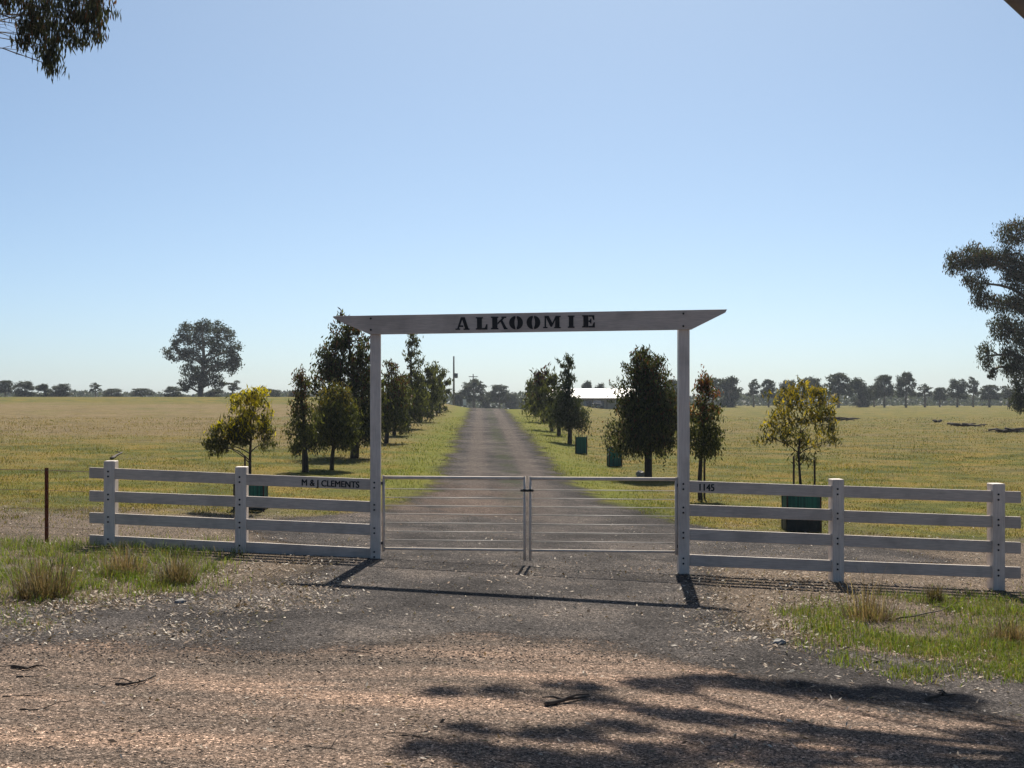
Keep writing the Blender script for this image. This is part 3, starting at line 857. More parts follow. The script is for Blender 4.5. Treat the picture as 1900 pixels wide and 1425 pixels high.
# stakes by the red-tipped tree and the first left tree
for px, b_, t_, lab in ((1307, 926, 842, 'dark stake beside the red-tipped tree by the right post'), (562, 876, 838, 'dark stake beside the slim cone-shaped tree')):
    f_ = on_ground(px, b_); zt = EYE + (HZ - t_) / FPX * f_.y
    mb = MB().box((f_.x - .022, f_.y - .022, f_.z - .1), (f_.x + .022, f_.y + .022, zt)); mb.hexa([(f_.x-.022, f_.y-.022, zt), (f_.x+.022, f_.y-.022, zt), (f_.x+.022, f_.y+.022, zt), (f_.x-.022, f_.y+.022, zt)], [(f_.x-.006, f_.y-.006, zt+.05), (f_.x+.006, f_.y-.006, zt+.05), (f_.x+.006, f_.y+.006, zt+.05), (f_.x-.006, f_.y+.006, zt+.05)])
    tag(mb.obj('timber_stake', M['stake']), lab, 'stake', 'dark stakes beside avenue trees')

# ------------------------------------------------------------------ gum trees
GUM = dict(cover=1.3, leaves=20, L=.55, W=.17, droop=.45, c0=(.022, .028, .013), c1=(.070, .078, .036), bark=M['bark_gum'], twigs=4, limb=.30)
def gum_at(name, label, base_px, d, trunk, tr, lst, spec, seed, dep=1.0, group=None):
    x = (base_px - CX) / FPX * d
    f_ = Vector((x, d, Gf(x, d)))
    bl = px_blobs(f_, base_px, lst, dep, seed)
    s_ = d / FPX
    tp = [((px - base_px) * s_, 0, EYE + (HZ - py) * s_ - f_.z) for px, py in trunk]
    tp[0] = (tp[0][0], 0, -.3)
    e = build_tree(name, f_, tp, tr, bl, spec, seed)
    tag(e, label, 'tree', group)
    return e
gum_at('gum_tree', 'tall rounded gum tree standing alone on the left skyline', 372, 215, [(372, 742), (373, 715), (376, 690), (378, 660), (376, 625), (376, 605)], [.5, .42, .36, .27, .17, .08],
       [(350, 612, 24, 14), (385, 606, 26, 12), (415, 622, 24, 14), (335, 632, 20, 12), (375, 632, 24, 12), (325, 655, 24, 12), (358, 660, 20, 14), (405, 650, 22, 14), (435, 650, 14, 18), (425, 678, 20, 16), (390, 678, 20, 16), (352, 688, 20, 14), (440, 672, 10, 12), (372, 705, 24, 16), (345, 715, 14, 12), (400, 708, 14, 14)],
       dict(GUM, cover=1.25, crk=.95, c0=(.016, .021, .010), c1=(.056, .062, .032), leaves=22, L=.42, W=.16, limb=.42), 41)
gum_at('gum_tree', 'large near gum tree cut off by the right edge, leaning limbs to the left', 1962, 100, [(1962, 792), (1955, 740), (1945, 690), (1930, 620), (1920, 560), (1915, 480), (1912, 430)], [.55, .48, .42, .34, .26, .16, .07],
       [(1778, 487, 20, 22), (1806, 480, 30, 22), (1832, 476, 22, 18), (1812, 525, 22, 18), (1822, 556, 20, 18), (1890, 432, 32, 22), (1865, 478, 22, 24), (1900, 490, 30, 30), (1880, 520, 24, 22), (1868, 566, 28, 18), (1905, 560, 30, 30), (1862, 608, 20, 26), (1895, 620, 30, 26), (1830, 660, 11, 26), (1838, 688, 10, 12), (1870, 668, 18, 26), (1898, 690, 24, 34), (1885, 740, 12, 24), (1905, 750, 14, 20), (1935, 420, 30, 24), (1960, 470, 36, 34), (1960, 550, 40, 36), (1950, 640, 40, 36), (2010, 450, 40, 40), (2030, 540, 44, 40), (2010, 630, 44, 44), (1990, 700, 30, 24)],
       dict(GUM, leaves=20, L=.25, W=.07, droop=.6, cover=1.25, crk=1.25, c0=(.018, .024, .010), c1=(.072, .078, .036), tip=(.095, .055, .035), tip0=.0, tipk=.35), 42)

# skyline trees: a few different gums, then copies at their own places and sizes
def template(seed, kind):
    rg = np.random.default_rng(seed); bl = []
    if kind == 'tall':
        for i in range(13):
            a = i * 2.4; t = .34 + .60 * (i + rg.uniform(0, 1)) / 13; r = 2.1 * math.sin(math.pi * min(.98, t)) ** .5
            bl.append((r * math.cos(a) * .9, r * math.sin(a) * .9, 9 * t, rg.uniform(.8, 1.5), rg.uniform(.8, 1.4), rg.uniform(.65, 1.05)))
        tr = [(0, 0, -.4), (.1, 0, 2), (0, .1, 4.2), (.15, 0, 6.5), (0, 0, 8.2)]
    elif kind == 'round':
        for i in range(14):
            a = i * 2.4; t = rg.uniform(.1, .92); r = 2.6 * math.sin(math.pi * (.12 + t * .84)) ** .6
            bl.append((r * math.cos(a) * .7, r * math.sin(a) * .7, 7 * t, rg.uniform(1.0, 1.6), rg.uniform(1.0, 1.6), rg.uniform(.7, 1.1)))
        tr = [(0, 0, -.4), (.1, 0, 1.5), (0, .1, 3), (.1, 0, 4.5), (0, 0, 6)]
    else:  # sparse
        for i in range(8):
            a = i * 2.4; t = .45 + .5 * (i + rg.uniform(0, 1)) / 8; r = rg.uniform(.4, 1.7)
            bl.append((r * math.cos(a), r * math.sin(a), 9 * t, rg.uniform(.6, 1.0), rg.uniform(.6, 1.0), rg.uniform(.6, .95)))
        tr = [(0, 0, -.4), (-.1, 0, 2), (.1, .1, 4.2), (0, 0, 6.5), (.2, 0, 8.0)]
    sp_ = dict(GUM, cover=1.5, crk=1.3, leaves=18, L=.5, W=.19, c0=(.018, .024, .014), c1=(.060, .066, .040))
    return build_tree('skyline_tree', (0, 0, 0), tr, [.34, .28, .22, .15, .06], bl, sp_, seed)
TPL = {('tall', 0): template(51, 'tall'), ('tall', 1): template(52, 'tall'), ('tall', 2): template(56, 'tall'), ('round', 0): template(53, 'round'), ('round', 1): template(54, 'round'), ('sparse', 0): template(55, 'sparse'), ('sparse', 1): template(57, 'sparse')}
TW = {'tall': 6.2, 'round': 6.4, 'sparse': 4.6}; TH = {'tall': 9.4, 'round': 7.4, 'sparse': 9.3}
used = set()
# px centre, top row, width px, depth, kind, label
SKY = [
 (10, 703, 34, 270, 'tall', 'skyline tree at the far left edge of the paddock'),
 (46, 706, 44, 275, 'round', 'second skyline tree from the left edge, broad and round'),
 (82, 713, 34, 280, 'round', 'low round tree between two bigger ones on the far left skyline'),
 (112, 711, 44, 272, 'round', 'rounded tree at the right end of the far left clump'),
 (177, 709, 26, 290, 'sparse', 'thin sparse tree standing apart on the left skyline'),
 (208, 720, 42, 285, 'round', 'low bushy tree beside the thin sparse skyline tree'),
 (262, 719, 46, 285, 'tall', 'low spreading tree midway between the thin tree and the lone gum'),
 (322, 716, 40, 270, 'round', 'dark bush-like tree at the left foot of the lone gum'),
 (398, 722, 40, 262, 'round', 'dark low tree at the right foot of the lone gum'),
 (432, 706, 30, 250, 'sparse', 'small sparse tree just right of the lone gum'),
 (505, 722, 40, 270, 'round', 'low tree behind the yellow wattle on the left skyline'),
 (548, 726, 36, 275, 'round', 'low tree peeping out left of the slim cone-shaped tree'),
 (852, 727, 36, 320, 'round', 'low grey-green tree behind the power pole'),
 (880, 702, 54, 300, 'tall', 'spreading tree right of the power pole beyond the crest'),
 (908, 728, 34, 320, 'round', 'low tree at the head of the drive'),
 (926, 710, 40, 300, 'tall', 'upright ragged tree above the end of the drive'),
 (948, 730, 34, 340, 'round', 'low hazy tree right of the end of the drive'),
 (968, 736, 30, 350, 'round', 'lowest hazy tree beside the white tank'),
 (1092, 708, 28, 330, 'round', 'round treetop showing above the house roof'),
 (1112, 710, 26, 330, 'round', 'second treetop above the house roof, on its right'),
 (1246, 702, 34, 300, 'tall', 'skyline tree seen between the big right tree and the gateway post'),
 (1322, 697, 44, 310, 'tall', 'skyline tree above the red-tipped tree'),
 (1353, 700, 50, 295, 'round', 'dense round tree right of the red-tipped tree'),
 (1398, 703, 26, 305, 'sparse', 'slender tree with a small crown left of the right wattle'),
 (1426, 700, 32, 300, 'tall', 'slim tree at the left shoulder of the right wattle'),
 (1462, 704, 40, 310, 'tall', 'skyline tree mostly hidden by the right wattle'),
 (1505, 698, 48, 300, 'tall', 'skyline tree behind the right shoulder of the wattle'),
 (1556, 687, 54, 290, 'tall', 'tallest broad tree of the skyline right of the wattle'),
 (1594, 703, 46, 300, 'round', 'dense tree leaning on the tallest broad skyline tree'),
 (1622, 712, 30, 310, 'tall', 'small tree left of the matching pair on the right skyline'),
 (1641, 691, 40, 295, 'tall', 'left one of the two tall trees on the right skyline'),
 (1681, 689, 42, 292, 'tall', 'right one of the two tall trees on the right skyline'),
 (1716, 711, 34, 300, 'sparse', 'small open tree right of the two tall skyline trees'),
 (1744, 716, 30, 310, 'tall', 'lowest of the small trees right of the tall pair'),
 (1776, 702, 42, 300, 'tall', 'forked tree midway between the tall pair and the near gum'),
 (1806, 699, 28, 310, 'sparse', 'thin tree left of the near gum, taller than its neighbours'),
 (1836, 711, 44, 300, 'tall', 'flat-topped tree just left of the near gum'),
 (1872, 716, 40, 310, 'sparse', 'faint tree partly hidden behind the near gum'),
]
for i, (px, top, w, d, kind, lab) in enumerate(SKY):
    var = i % (3 if kind == 'tall' else 2)
    x = (px - CX) / FPX * d; z = Gf(x, d)
    s_ = d / FPX
    H = EYE + (HZ - top) * s_ - z; W_ = w * s_
    key = (kind, var); src = TPL[key]
    sc = (W_ / TW[kind], W_ / TW[kind], H / TH[kind])
    rz = random.uniform(0, 6.28)
    if key in used: o = copy_tree(src, (x, d, z), sc, rz)
    else: o = src; used.add(key); o.location = (x, d, z); o.scale = sc; o.rotation_euler = (0, 0, rz)
    tag(o, lab, 'tree', 'gum trees along the skyline')
for k, o in TPL.items():
    if k not in used:
        for c in list(o.children): bpy.data.objects.remove(c)
        bpy.data.objects.remove(o)

# far wood that reads as one mass
rg = np.random.default_rng(77); Cs = []
for px in np.arange(-60, 1960, 3.0):
    d = rg.uniform(430, 560); x = (px - CX) / FPX * d
    hgt = 3.2 + 1.6 * math.sin(px * .013) + 1.4 * math.sin(px * .047 + 1) + rg.uniform(-1, 1)
    topz = EYE + (HZ - (735 if px < 650 else 738 if px < 1000 else 737)) * d / FPX + hgt * (.45 if px > 640 else .30)
    gz = Gf(x, d)
    nn = 46
    cc = np.stack([x + rg.normal(size=nn) * 2.2, d + rg.normal(size=nn) * 6, rg.uniform(gz, topz, nn)], -1)
    Cs.append(cc)
v, f, c = leaf_cloud(np.concatenate(Cs), 1.3, .8, .2, rg, (.028, .036, .026), (.062, .068, .048))
tag(link('distant_woodland', mesh_np('distant_woodland', v, f, M['leaf'], colors=c)), 'low dark strip of far-off woodland along the horizon', 'woodland', kind='stuff')

# gum overhanging from the right: its limb crosses the corner and its shade falls in the foreground
def shade_to(px, py, h):
    """point at height h above the road whose shadow falls on that pixel"""
    p = on_ground(px, py); k = h / S.z
    return (p.x + S.x * k, p.y + S.y * k, p.z + h)
fo = Vector((8.6, 17.5, Gf(8.6, 17.5)))
bl = []
rgx = np.random.default_rng(5)
for (px, py, h, rx, ry, rz) in [(1230, 1272, 9.2, .34, .20, .2), (1330, 1268, 9.3, .38, .22, .2), (1430, 1274, 9.2, .40, .22, .22), (1530, 1284, 9.1, .42, .22, .22), (1640, 1290, 9.2, .42, .24, .22), (1740, 1300, 9.0, .34, .2, .2),
     (1060, 1275, 9.4, .30, .16, .16), (930, 1280, 9.6, .16, .10, .12), (820, 1285, 9.8, .20, .10, .12), (1110, 1300, 9.4, .2, .1, .12),
     (1320, 1335, 9.0, .34, .14, .16), (1250, 1330, 9.0, .24, .12, .14),
     (830, 1390, 9.4, .36, .26, .2), (930, 1410, 9.2, .40, .26, .2), (880, 1355, 9.5, .22, .1, .12), (1040, 1365, 9.2, .34, .18, .16), (1150, 1350, 9.2, .26, .14, .14),
     (1260, 1400, 9.0, .4, .22, .2), (1380, 1380, 8.9, .36, .2, .2), (1480, 1410, 8.8, .36, .2, .2), (1560, 1370, 8.9, .3, .16, .16), (1660, 1400, 8.8, .3, .2, .2), (1850, 1368, 8.6, .3, .14, .14), (1080, 1420, 9.2, .4, .24, .2),
     (900, 1500, 9.3, .6, .5, .4), (1200, 1500, 9.2, .7, .5, .4), (1500, 1520, 9.0, .7, .5, .4), (1800, 1500, 8.8, .7, .5, .4), (2050, 1400, 9.2, .6, .5, .4), (1100, 1600, 10.2, .8, .6, .5), (1600, 1620, 10.0, .9, .6, .5)]:
    x, y, z = shade_to(px, py, h)
    bl.append((x - fo.x, y - fo.y, z - fo.z, rx, ry, rz))
tp = [(0, 0, -.4), (.05, -.1, 2.0), (-.1, -.3, 3.9), (-.9, -.7, 5.8), (-2.28, -1.2, 7.21), (-4.1, -1.6, 8.6), (-5.3, -1.9, 9.2)]
OH = dict(GUM, cover=1.6, leaves=20, L=.12, W=.026, droop=.5, twigs=2, limb=.16)
oh = build_tree('overhanging_gum', fo, tp, [.34, .30, .24, .18, .14, .11, .07], bl, OH, 61)
tag(oh, 'gum whose brown limb crosses the top right corner of the sky', 'tree')
# gum with leaves drooping into the top left corner
fo2 = Vector((-10.6, 17.6, Gf(-10.6, 17.6)))
bl = px_blobs(Vector((fo2.x, 17.0, fo2.z)), CX + fo2.x / 17.0 * FPX, [(30, 20, 34, 30), (85, 10, 32, 34), (62, 62, 26, 26), (130, 5, 24, 26), (68, 100, 22, 24), (110, 45, 30, 22), (148, 25, 18, 30), (12, 40, 18, 26), (165, -10, 26, 24), (20, -40, 60, 40), (110, -50, 60, 36), (-60, -30, 60, 50), (-90, 30, 50, 30), (-140, -60, 60, 50)], .9, 9)
tp = [(0, 0, -.4), (.05, 0, 2), (.2, -.1, 4), (.7, -.2, 6), (1.8, -.3, 7.4), (3.2, -.4, 8.0)]
OL = dict(GUM, cover=1.0, leaves=8, L=.125, W=.022, droop=.78, twigs=3, limb=.05, tip=(.10, .05, .025), tip0=0., tipk=.25, c0=(.030, .034, .020), c1=(.075, .075, .045))
ol = build_tree('overhanging_gum', fo2, tp, [.30, .26, .22, .17, .11, .06], bl, OL, 62)
tag(ol, 'gum with a bunch of drooping leaves hanging into the top left corner', 'tree')

# ------------------------------------------------------------------ house, car, tank, poles far up the drive
HD = 250.0
hx = (1100 - CX) / FPX * HD
house = empty('farm_house', (hx, HD, Gf(hx, HD)))
s_ = HD / FPX
zf = EYE + (HZ - 766) * s_ - house.location.z          # floor row seen in the photo
def hb(name, x0, x1, y0, y1, z0, z1, mat, par=None): 
    return MB().box((x0, y0, zf + z0), (x1, y1, zf + z1)).obj(name, mat, par or house)
hb('floor_slab', -8.2, 8.2, -.2, 8, -1.5, .12, M['stone'])
wl_ = hb('wall', -8, 8, 2.0, 8, .12, 2.65, M['brick'])
eave, ridge = 2.75, 4.5
roof = MB()
nrib = 60
for i in range(nrib):
    xa, xb = -8.6 + 17.2 * i / nrib, -8.6 + 17.2 * (i + .55) / nrib
    xe = -8.6 + 17.2 * (i + 1) / nrib
    for (x0, x1, lift) in ((xa, xb, .03), (xb, xe, 0)):
        for (ya, za, yb, zb_) in ((-.4, eave, 4.0, ridge), (4.0, ridge, 8.6, eave)):
            roof.hexa([(x0, ya, zf+za+lift-.06), (x1, ya, zf+za+lift-.06), (x1, yb, zf+zb_+lift-.06), (x0, yb, zf+zb_+lift-.06)],
                      [(x0, ya, zf+za+lift), (x1, ya, zf+za+lift), (x1, yb, zf+zb_+lift), (x0, yb, zf+zb_+lift)])
rf = roof.obj('roof', M['roof'], house)
MB().box((-8.6, -.47, zf+eave-.16), (8.6, -.40, zf+eave-.02)).obj('gutter', M['stake'], rf)
MB().add([(-8.0, 2.0, zf+2.65), (-8.0, 8, zf+2.65), (-8.0, 4.0, zf+4.3), (-7.9, 2.0, zf+2.65), (-7.9, 8, zf+2.65), (-7.9, 4.0, zf+4.3)], [(0,1,2),(3,5,4),(0,2,5,3),(2,1,4,5),(1,0,3,4)]).obj('gable', M['brick'], house)
for x in (-7.8, -5.2, -2.6, 0.0, 2.6, 5.2, 7.8):
    hb('verandah_post', x - .06, x + .06, -.2, -.08, .12, eave - .05, M['stake'])
for x0, x1 in ((-1.55, -.2), (.15, 1.0), (-6, -4.4), (4.4, 6)):
    w_ = hb('window', x0, x1, 1.93, 2.02, .75 if abs(x0) > 3 else .35, 2.25, M['dark_glass'])
    hb('curtain', x0 + .08, x0 + .45, 1.90, 1.928, .8 if abs(x0) > 3 else .4, 2.2, M['curtain'], w_)
    hb('frame', x0 - .08, x0, 1.89, 2.02, .3, 2.3, M['white'], w_); hb('frame', x1, x1 + .08, 1.89, 2.02, .3, 2.3, M['white'], w_)
dr = hb('door', 1.35, 2.25, 1.93, 2.02, .12, 2.2, M['dark_glass'])
tag(house, 'low farmhouse with a bright pale roof and shady verandah, half hidden by trees', 'house')

CD = 243.0
cxp = (1108 - CX) / FPX * CD
car = empty('parked_car', (cxp, CD, Gf(cxp, CD)))
zc = EYE + (HZ - 768.5) * CD / FPX - car.location.z
zc = max(zc, 0.0)
prof = [(-.85, .28), (.85, .28), (.88, .75), (.80, .95), (-.80, .95), (-.88, .75)]
body = MB().prism(prof, lambda a, c: (a, -2.1, zc + c), lambda a, c: (a, 2.1, zc + c + .06)).obj('body', M['car'], car, bevel=.05)
MB().hexa([(-.78, -1.0, zc+.96), (.78, -1.0, zc+.96), (.78, 1.7, zc+1.0), (-.78, 1.7, zc+1.0)], [(-.62, -.35, zc+1.45), (.62, -.35, zc+1.45), (.62, 1.2, zc+1.45), (-.62, 1.2, zc+1.45)]).obj('cabin', M['dark_glass'], car)
for sx in (-1, 1):
    MB().box((sx*.62 - .17, -2.14, zc + .58), (sx*.62 + .17, -2.08, zc + .74)).obj('headlight', M['lamp'], car)
    for yy_ in (-1.35, 1.35):
        MB().tube([(sx*.68, yy_, zc + .31), (sx*.9, yy_, zc + .31)], .31, 14).obj('wheel', M['tyre'], car)
MB().box((-.26, -2.15, zc + .36), (.26, -2.1, zc + .48)).obj('number_plate', M['lamp'], car)
tag(car, 'dark car parked nose-out in front of the house', 'car')

TD = 170.0
tx = (980 - CX) / FPX * TD
tz = Gf(tx, TD)
tb_, tt = EYE + (HZ - 766) * TD / FPX, EYE + (HZ - 747) * TD / FPX
mb = MB(); r_ = 7.5 * TD / FPX
zs = [min(tz, tb_) - .1, tb_ + .3, tb_ + .33, tb_ + .62, tb_ + .65, tt - .12, tt]
mb.tube([(tx, TD, z) for z in zs], [r_, r_, r_*1.03, r_*1.03, r_, r_, r_*.55], 18)
tag(mb.obj('water_tank', M['white'], smooth=True), 'small white tank left of the last trees in the right row', 'tank')
mb = MB(); PD = 165.0
q = at(862, 741, PD); gzz = Gf(q.x, PD)
mp = empty('marker_sign', (q.x, PD, gzz))
MB().box((-.03, -.03, -.2), (.03, .03, q.z - gzz)).obj('post', M['pole'], mp)
MB().box((-.22, -.05, q.z - gzz - .75), (.22, -.032, q.z - gzz)).obj('panel', M['white'], mp, bevel=.01)
tag(mp, 'tiny pale sign at the left side of the drive crest', 'sign')

def pole(label, px, top_py, d, arm_py, armw, box_py=None, rz=0.0):
    p = at(px, top_py, d); gz = Gf(p.x, d)
    e = empty('power_pole', (p.x, d, gz), rz)
    h = p.z - gz; zz = lambda py: EYE + (HZ - py) * d / FPX - gz
    MB().tube([(0, 0, -.5), (0, 0, h * .5), (0, 0, h)], [.20, .17, .13], 8).obj('shaft', M['pole'], e, smooth=True)
    if arm_py:
        MB().box((-armw/2, -.16, zz(arm_py) - .09), (armw/2, -.05, zz(arm_py) + .09)).obj('cross_arm', M['pole'], e)
        for k in (-.42, 0, .42): MB().tube([(armw*k, -.1, zz(arm_py) + .08), (armw*k, -.1, zz(arm_py) + .28)], [.05, .035], 6).obj('insulator', M['white'], e)
    if box_py:
        MB().tube([(.42, 0, zz(box_py) - .42), (.42, 0, zz(box_py) - .3), (.42, 0, zz(box_py) + .38), (.42, 0, zz(box_py) + .46)], [.2, .3, .3, .16], 10).obj('transformer', M['steel_box'], e, smooth=True)
        MB().box((.05, -.05, zz(box_py) - .1), (.2, .05, zz(box_py) + .1)).obj('bracket', M['steel_box'], e)
    tag(e, label, 'pole', 'power poles beyond the drive')
pole('tall grey power pole with a transformer, left of the drive crest', 842, 661, 235, None, 1.2, 697)
pole('farther power pole whose cross-arm shows above the spreading tree', 878, 694, 330, 699, 2.2, None, .1)

# ------------------------------------------------------------------ small things on the ground
def stick(label, pts_px, r0, lift=.0, twigs=0, seed=0, group='fallen sticks on the dirt'):
    rg = np.random.default_rng(seed); r0 = r0 * .72
    P = [on_ground(*p) for p in pts_px]
    fine = []
    for i in range(len(P) - 1):
        for k in range(4):
            q = P[i].lerp(P[i+1], k / 4); fine.append(q)
    fine.append(P[-1])
    L = (P[-1] - P[0]).length
    n = len(fine)
    for i, q in enumerate(fine):
        q.z += r0 * .9 + lift * math.sin(math.pi * i / (n - 1)) + .003 * math.sin(i * 1.7); q.x += rg.normal() * .006; q.y += rg.normal() * .006
    mb = MB(); mb.tube(fine, [r0 * (1 - .6 * i / (n - 1)) for i in range(n)], 6)
    for k in range(twigs):
        i = rg.integers(n // 4, n - 1); q = fine[i]
        e_ = q + Vector((rg.uniform(-.25, .25), rg.uniform(-.2, .2), rg.uniform(.0, .06)))
        e_.z = max(e_.z, Gf(e_.x, e_.y) + .012)
        mb.tube([q, q.lerp(e_, .5) + Vector((0, 0, .015)), e_], [r0*.5, r0*.4, r0*.25], 5)
    o = mb.obj('fallen_stick', M['stick'], smooth=True)
    tag(o, label, 'stick', group)
stick('curved dark stick lying on the red dirt at the left', [(214, 1272), (240, 1274), (268, 1268), (292, 1252)], .016, .01, 2, 1)
stick('thick broken branch at the edge of the tree shade', [(1012, 1312), (1045, 1306), (1092, 1296)], .030, .01, 2, 2)
stick('dark forked stick in the shade near the right edge', [(1715, 1302), (1745, 1300), (1772, 1293)], .026, .02, 2, 3)
stick('long thin twig in the lower middle left of the dirt', [(565, 1386), (600, 1390), (650, 1396)], .008, 0, 1, 4)
stick('thin twig at the bottom, left of the shade', [(742, 1366), (770, 1368), (805, 1372)], .009, 0, 1, 5)
stick('pair of dark sticks at the far left edge of the dirt', [(20, 1240), (48, 1246), (70, 1238)], .018, .01, 2, 6)
stick('short stick below the left sticks', [(30, 1258), (75, 1256)], .012, 0, 0, 7)
stick('thin straight twig low on the far left', [(8, 1294), (40, 1292), (78, 1293)], .009, 0, 0, 8)
stick('small dark stick on the grey gravel left of centre', [(645, 1208), (690, 1214)], .012, 0, 1, 9)
stick('dark stick at the border of dirt and gravel', [(650, 1210), (672, 1206), (702, 1212)], .010, 0, 0, 10)
stick('small stick in the middle of the gravel apron', [(836, 1156), (858, 1150)], .010, 0, 0, 12)
stick('dead stick lying in the right hand grass', [(1660, 1150), (1700, 1152), (1745, 1142), (1775, 1120)], .014, .05, 3, 13)
stick('dark bent stick at the lower edge of the right grass', [(1620, 1232), (1645, 1228)], .014, .01, 1, 14)
stick('long stick at the bottom left of the photo', [(40, 1318), (62, 1320), (84, 1316)], .010, 0, 1, 15)
stick('fallen branch in the paddock behind the left end post', [(206, 853), (216, 847), (227, 841)], .06, .0, 2, 16, 'fallen timber in the paddock')

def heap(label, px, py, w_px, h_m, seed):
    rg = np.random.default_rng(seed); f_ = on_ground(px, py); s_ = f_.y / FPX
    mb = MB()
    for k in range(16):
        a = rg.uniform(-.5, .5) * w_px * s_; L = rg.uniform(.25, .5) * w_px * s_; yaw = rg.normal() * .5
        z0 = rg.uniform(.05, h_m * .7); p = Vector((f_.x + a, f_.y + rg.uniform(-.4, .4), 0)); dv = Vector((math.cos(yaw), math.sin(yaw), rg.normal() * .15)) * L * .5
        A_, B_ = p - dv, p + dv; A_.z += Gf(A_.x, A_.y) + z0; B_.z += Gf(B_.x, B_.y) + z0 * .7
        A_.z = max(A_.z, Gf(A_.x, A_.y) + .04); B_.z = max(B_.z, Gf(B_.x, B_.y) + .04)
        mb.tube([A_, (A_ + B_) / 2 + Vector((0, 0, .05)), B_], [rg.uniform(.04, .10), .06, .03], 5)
    tag(mb.obj('branch_and_shade_heap', M['stick'], smooth=True), label, 'branches', 'fallen timber in the paddock')
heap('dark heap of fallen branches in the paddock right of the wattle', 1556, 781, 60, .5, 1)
heap('dark branch shapes added for tree shade left of the near gum', 1800, 792, 60, .35, 2)  # dark tubes added in place of a patch of tree shade
heap('dark branch shapes added for the shade below the near gum', 1872, 803, 50, .4, 3)  # the gum's shade on the grass, built as dark tubes
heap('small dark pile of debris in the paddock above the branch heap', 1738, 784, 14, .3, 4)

def rock(label, px, py, r, seed, flat=.6):
    rg = np.random.default_rng(seed); f_ = on_ground(px, py)
    import bmesh
    bm = bmesh.new(); bmesh.ops.create_icosphere(bm, subdivisions=2, radius=r)
    for v in bm.verts:
        v.co *= 1 + .22 * math.sin(v.co.x * 5 / r + seed) * math.sin(v.co.y * 4 / r) + rg.normal() * .05; v.co.z *= flat; v.co += f_ + Vector((0, 0, r * flat * .55))
    me = bpy.data.meshes.new('stone'); bm.to_mesh(me); bm.free(); me.materials.append(M['stone'])
    tag(link('stone', me), label, 'stone')
rock('pale grey stone at the foot of the big right avenue tree', 1188, 884, .13, 1, .9)
rock('pale rounded stone on the leaf litter left of the gate', 335, 1120, .055, 2)
rock('pale stone on the right edge of the gravel, by the grass', 1447, 1196, .06, 3)

# ------------------------------------------------------------------ scattered stuff: pebbles, leaf litter, grass
rg = np.random.default_rng(101)
def scatter_px(n, x0, x1, y0, y1):
    """points spread evenly over the photo area, dropped on the ground"""
    px = rg.uniform(x0, x1, n); py = rg.uniform(y0, y1, n)
    d = 2.2 * FPX / (py - HZ)
    for _ in range(6):
        x = (px - CX) / FPX * d; d = (EYE - G(x, d)) * FPX / (py - HZ)
    return (px - CX) / FPX * d, d

def pebbles(name, label, n, area, smin, smax, cols, lift):
    x, y = scatter_px(n, *area)
    r = smin + (smax - smin) * rg.uniform(0, 1, n) ** 4
    base = np.array([[1,0,0],[0,1,0],[-1,0,0],[0,-1,0],[0,0,.75],[0,0,-.6]], float)
    jit = rg.uniform(.65, 1.3, (n, 6, 1))
    ang = rg.uniform(0, 6.28, n); ca, sa = np.cos(ang), np.sin(ang)
    bx = base[None] * jit
    vx = bx[..., 0] * ca[:, None] - bx[..., 1] * sa[:, None]; vy = bx[..., 0] * sa[:, None] + bx[..., 1] * ca[:, None]
    v = np.stack([vx, vy * .8, bx[..., 2] * .7], -1) * r[:, None, None]
    v[..., 0] += x[:, None]; v[..., 1] += y[:, None]; v[..., 2] += (G(x, y) + lift + r * .15)[:, None]
    fb = np.array([[0,1,4],[1,2,4],[2,3,4],[3,0,4],[1,0,5],[2,1,5],[3,2,5],[0,3,5]])
    f = (np.arange(n)[:, None, None] * 6 + fb[None]).reshape(-1, 3)
    cc = np.asarray(cols)[rg.integers(0, len(cols), n)] * rg.uniform(.6, 1.35, (n, 1))
    o = link(name, mesh_np(name, v.reshape(-1, 3), f, M['pebble'], colors=np.repeat(cc, 6, 0)))
    return tag(o, label, 'gravel', kind='stuff')
GREY = [(.10, .083, .073), (.15, .125, .108), (.08, .068, .062), (.24, .20, .17), (.06, .052, .048), (.13, .096, .072)]
REDG = [(.20, .145, .11), (.27, .19, .14), (.13, .105, .09), (.30, .22, .165), (.16, .13, .11), (.09, .08, .072)]
pebbles('gravel', 'loose grey gravel over the drive and its apron', 42000, (-20, 1920, 940, 1235), .003, .015, GREY, .008)
pebbles('road_gravel', 'loose reddish grit over the dirt road', 26000, (-20, 1920, 1200, 1440), .003, .012, REDG, .004)

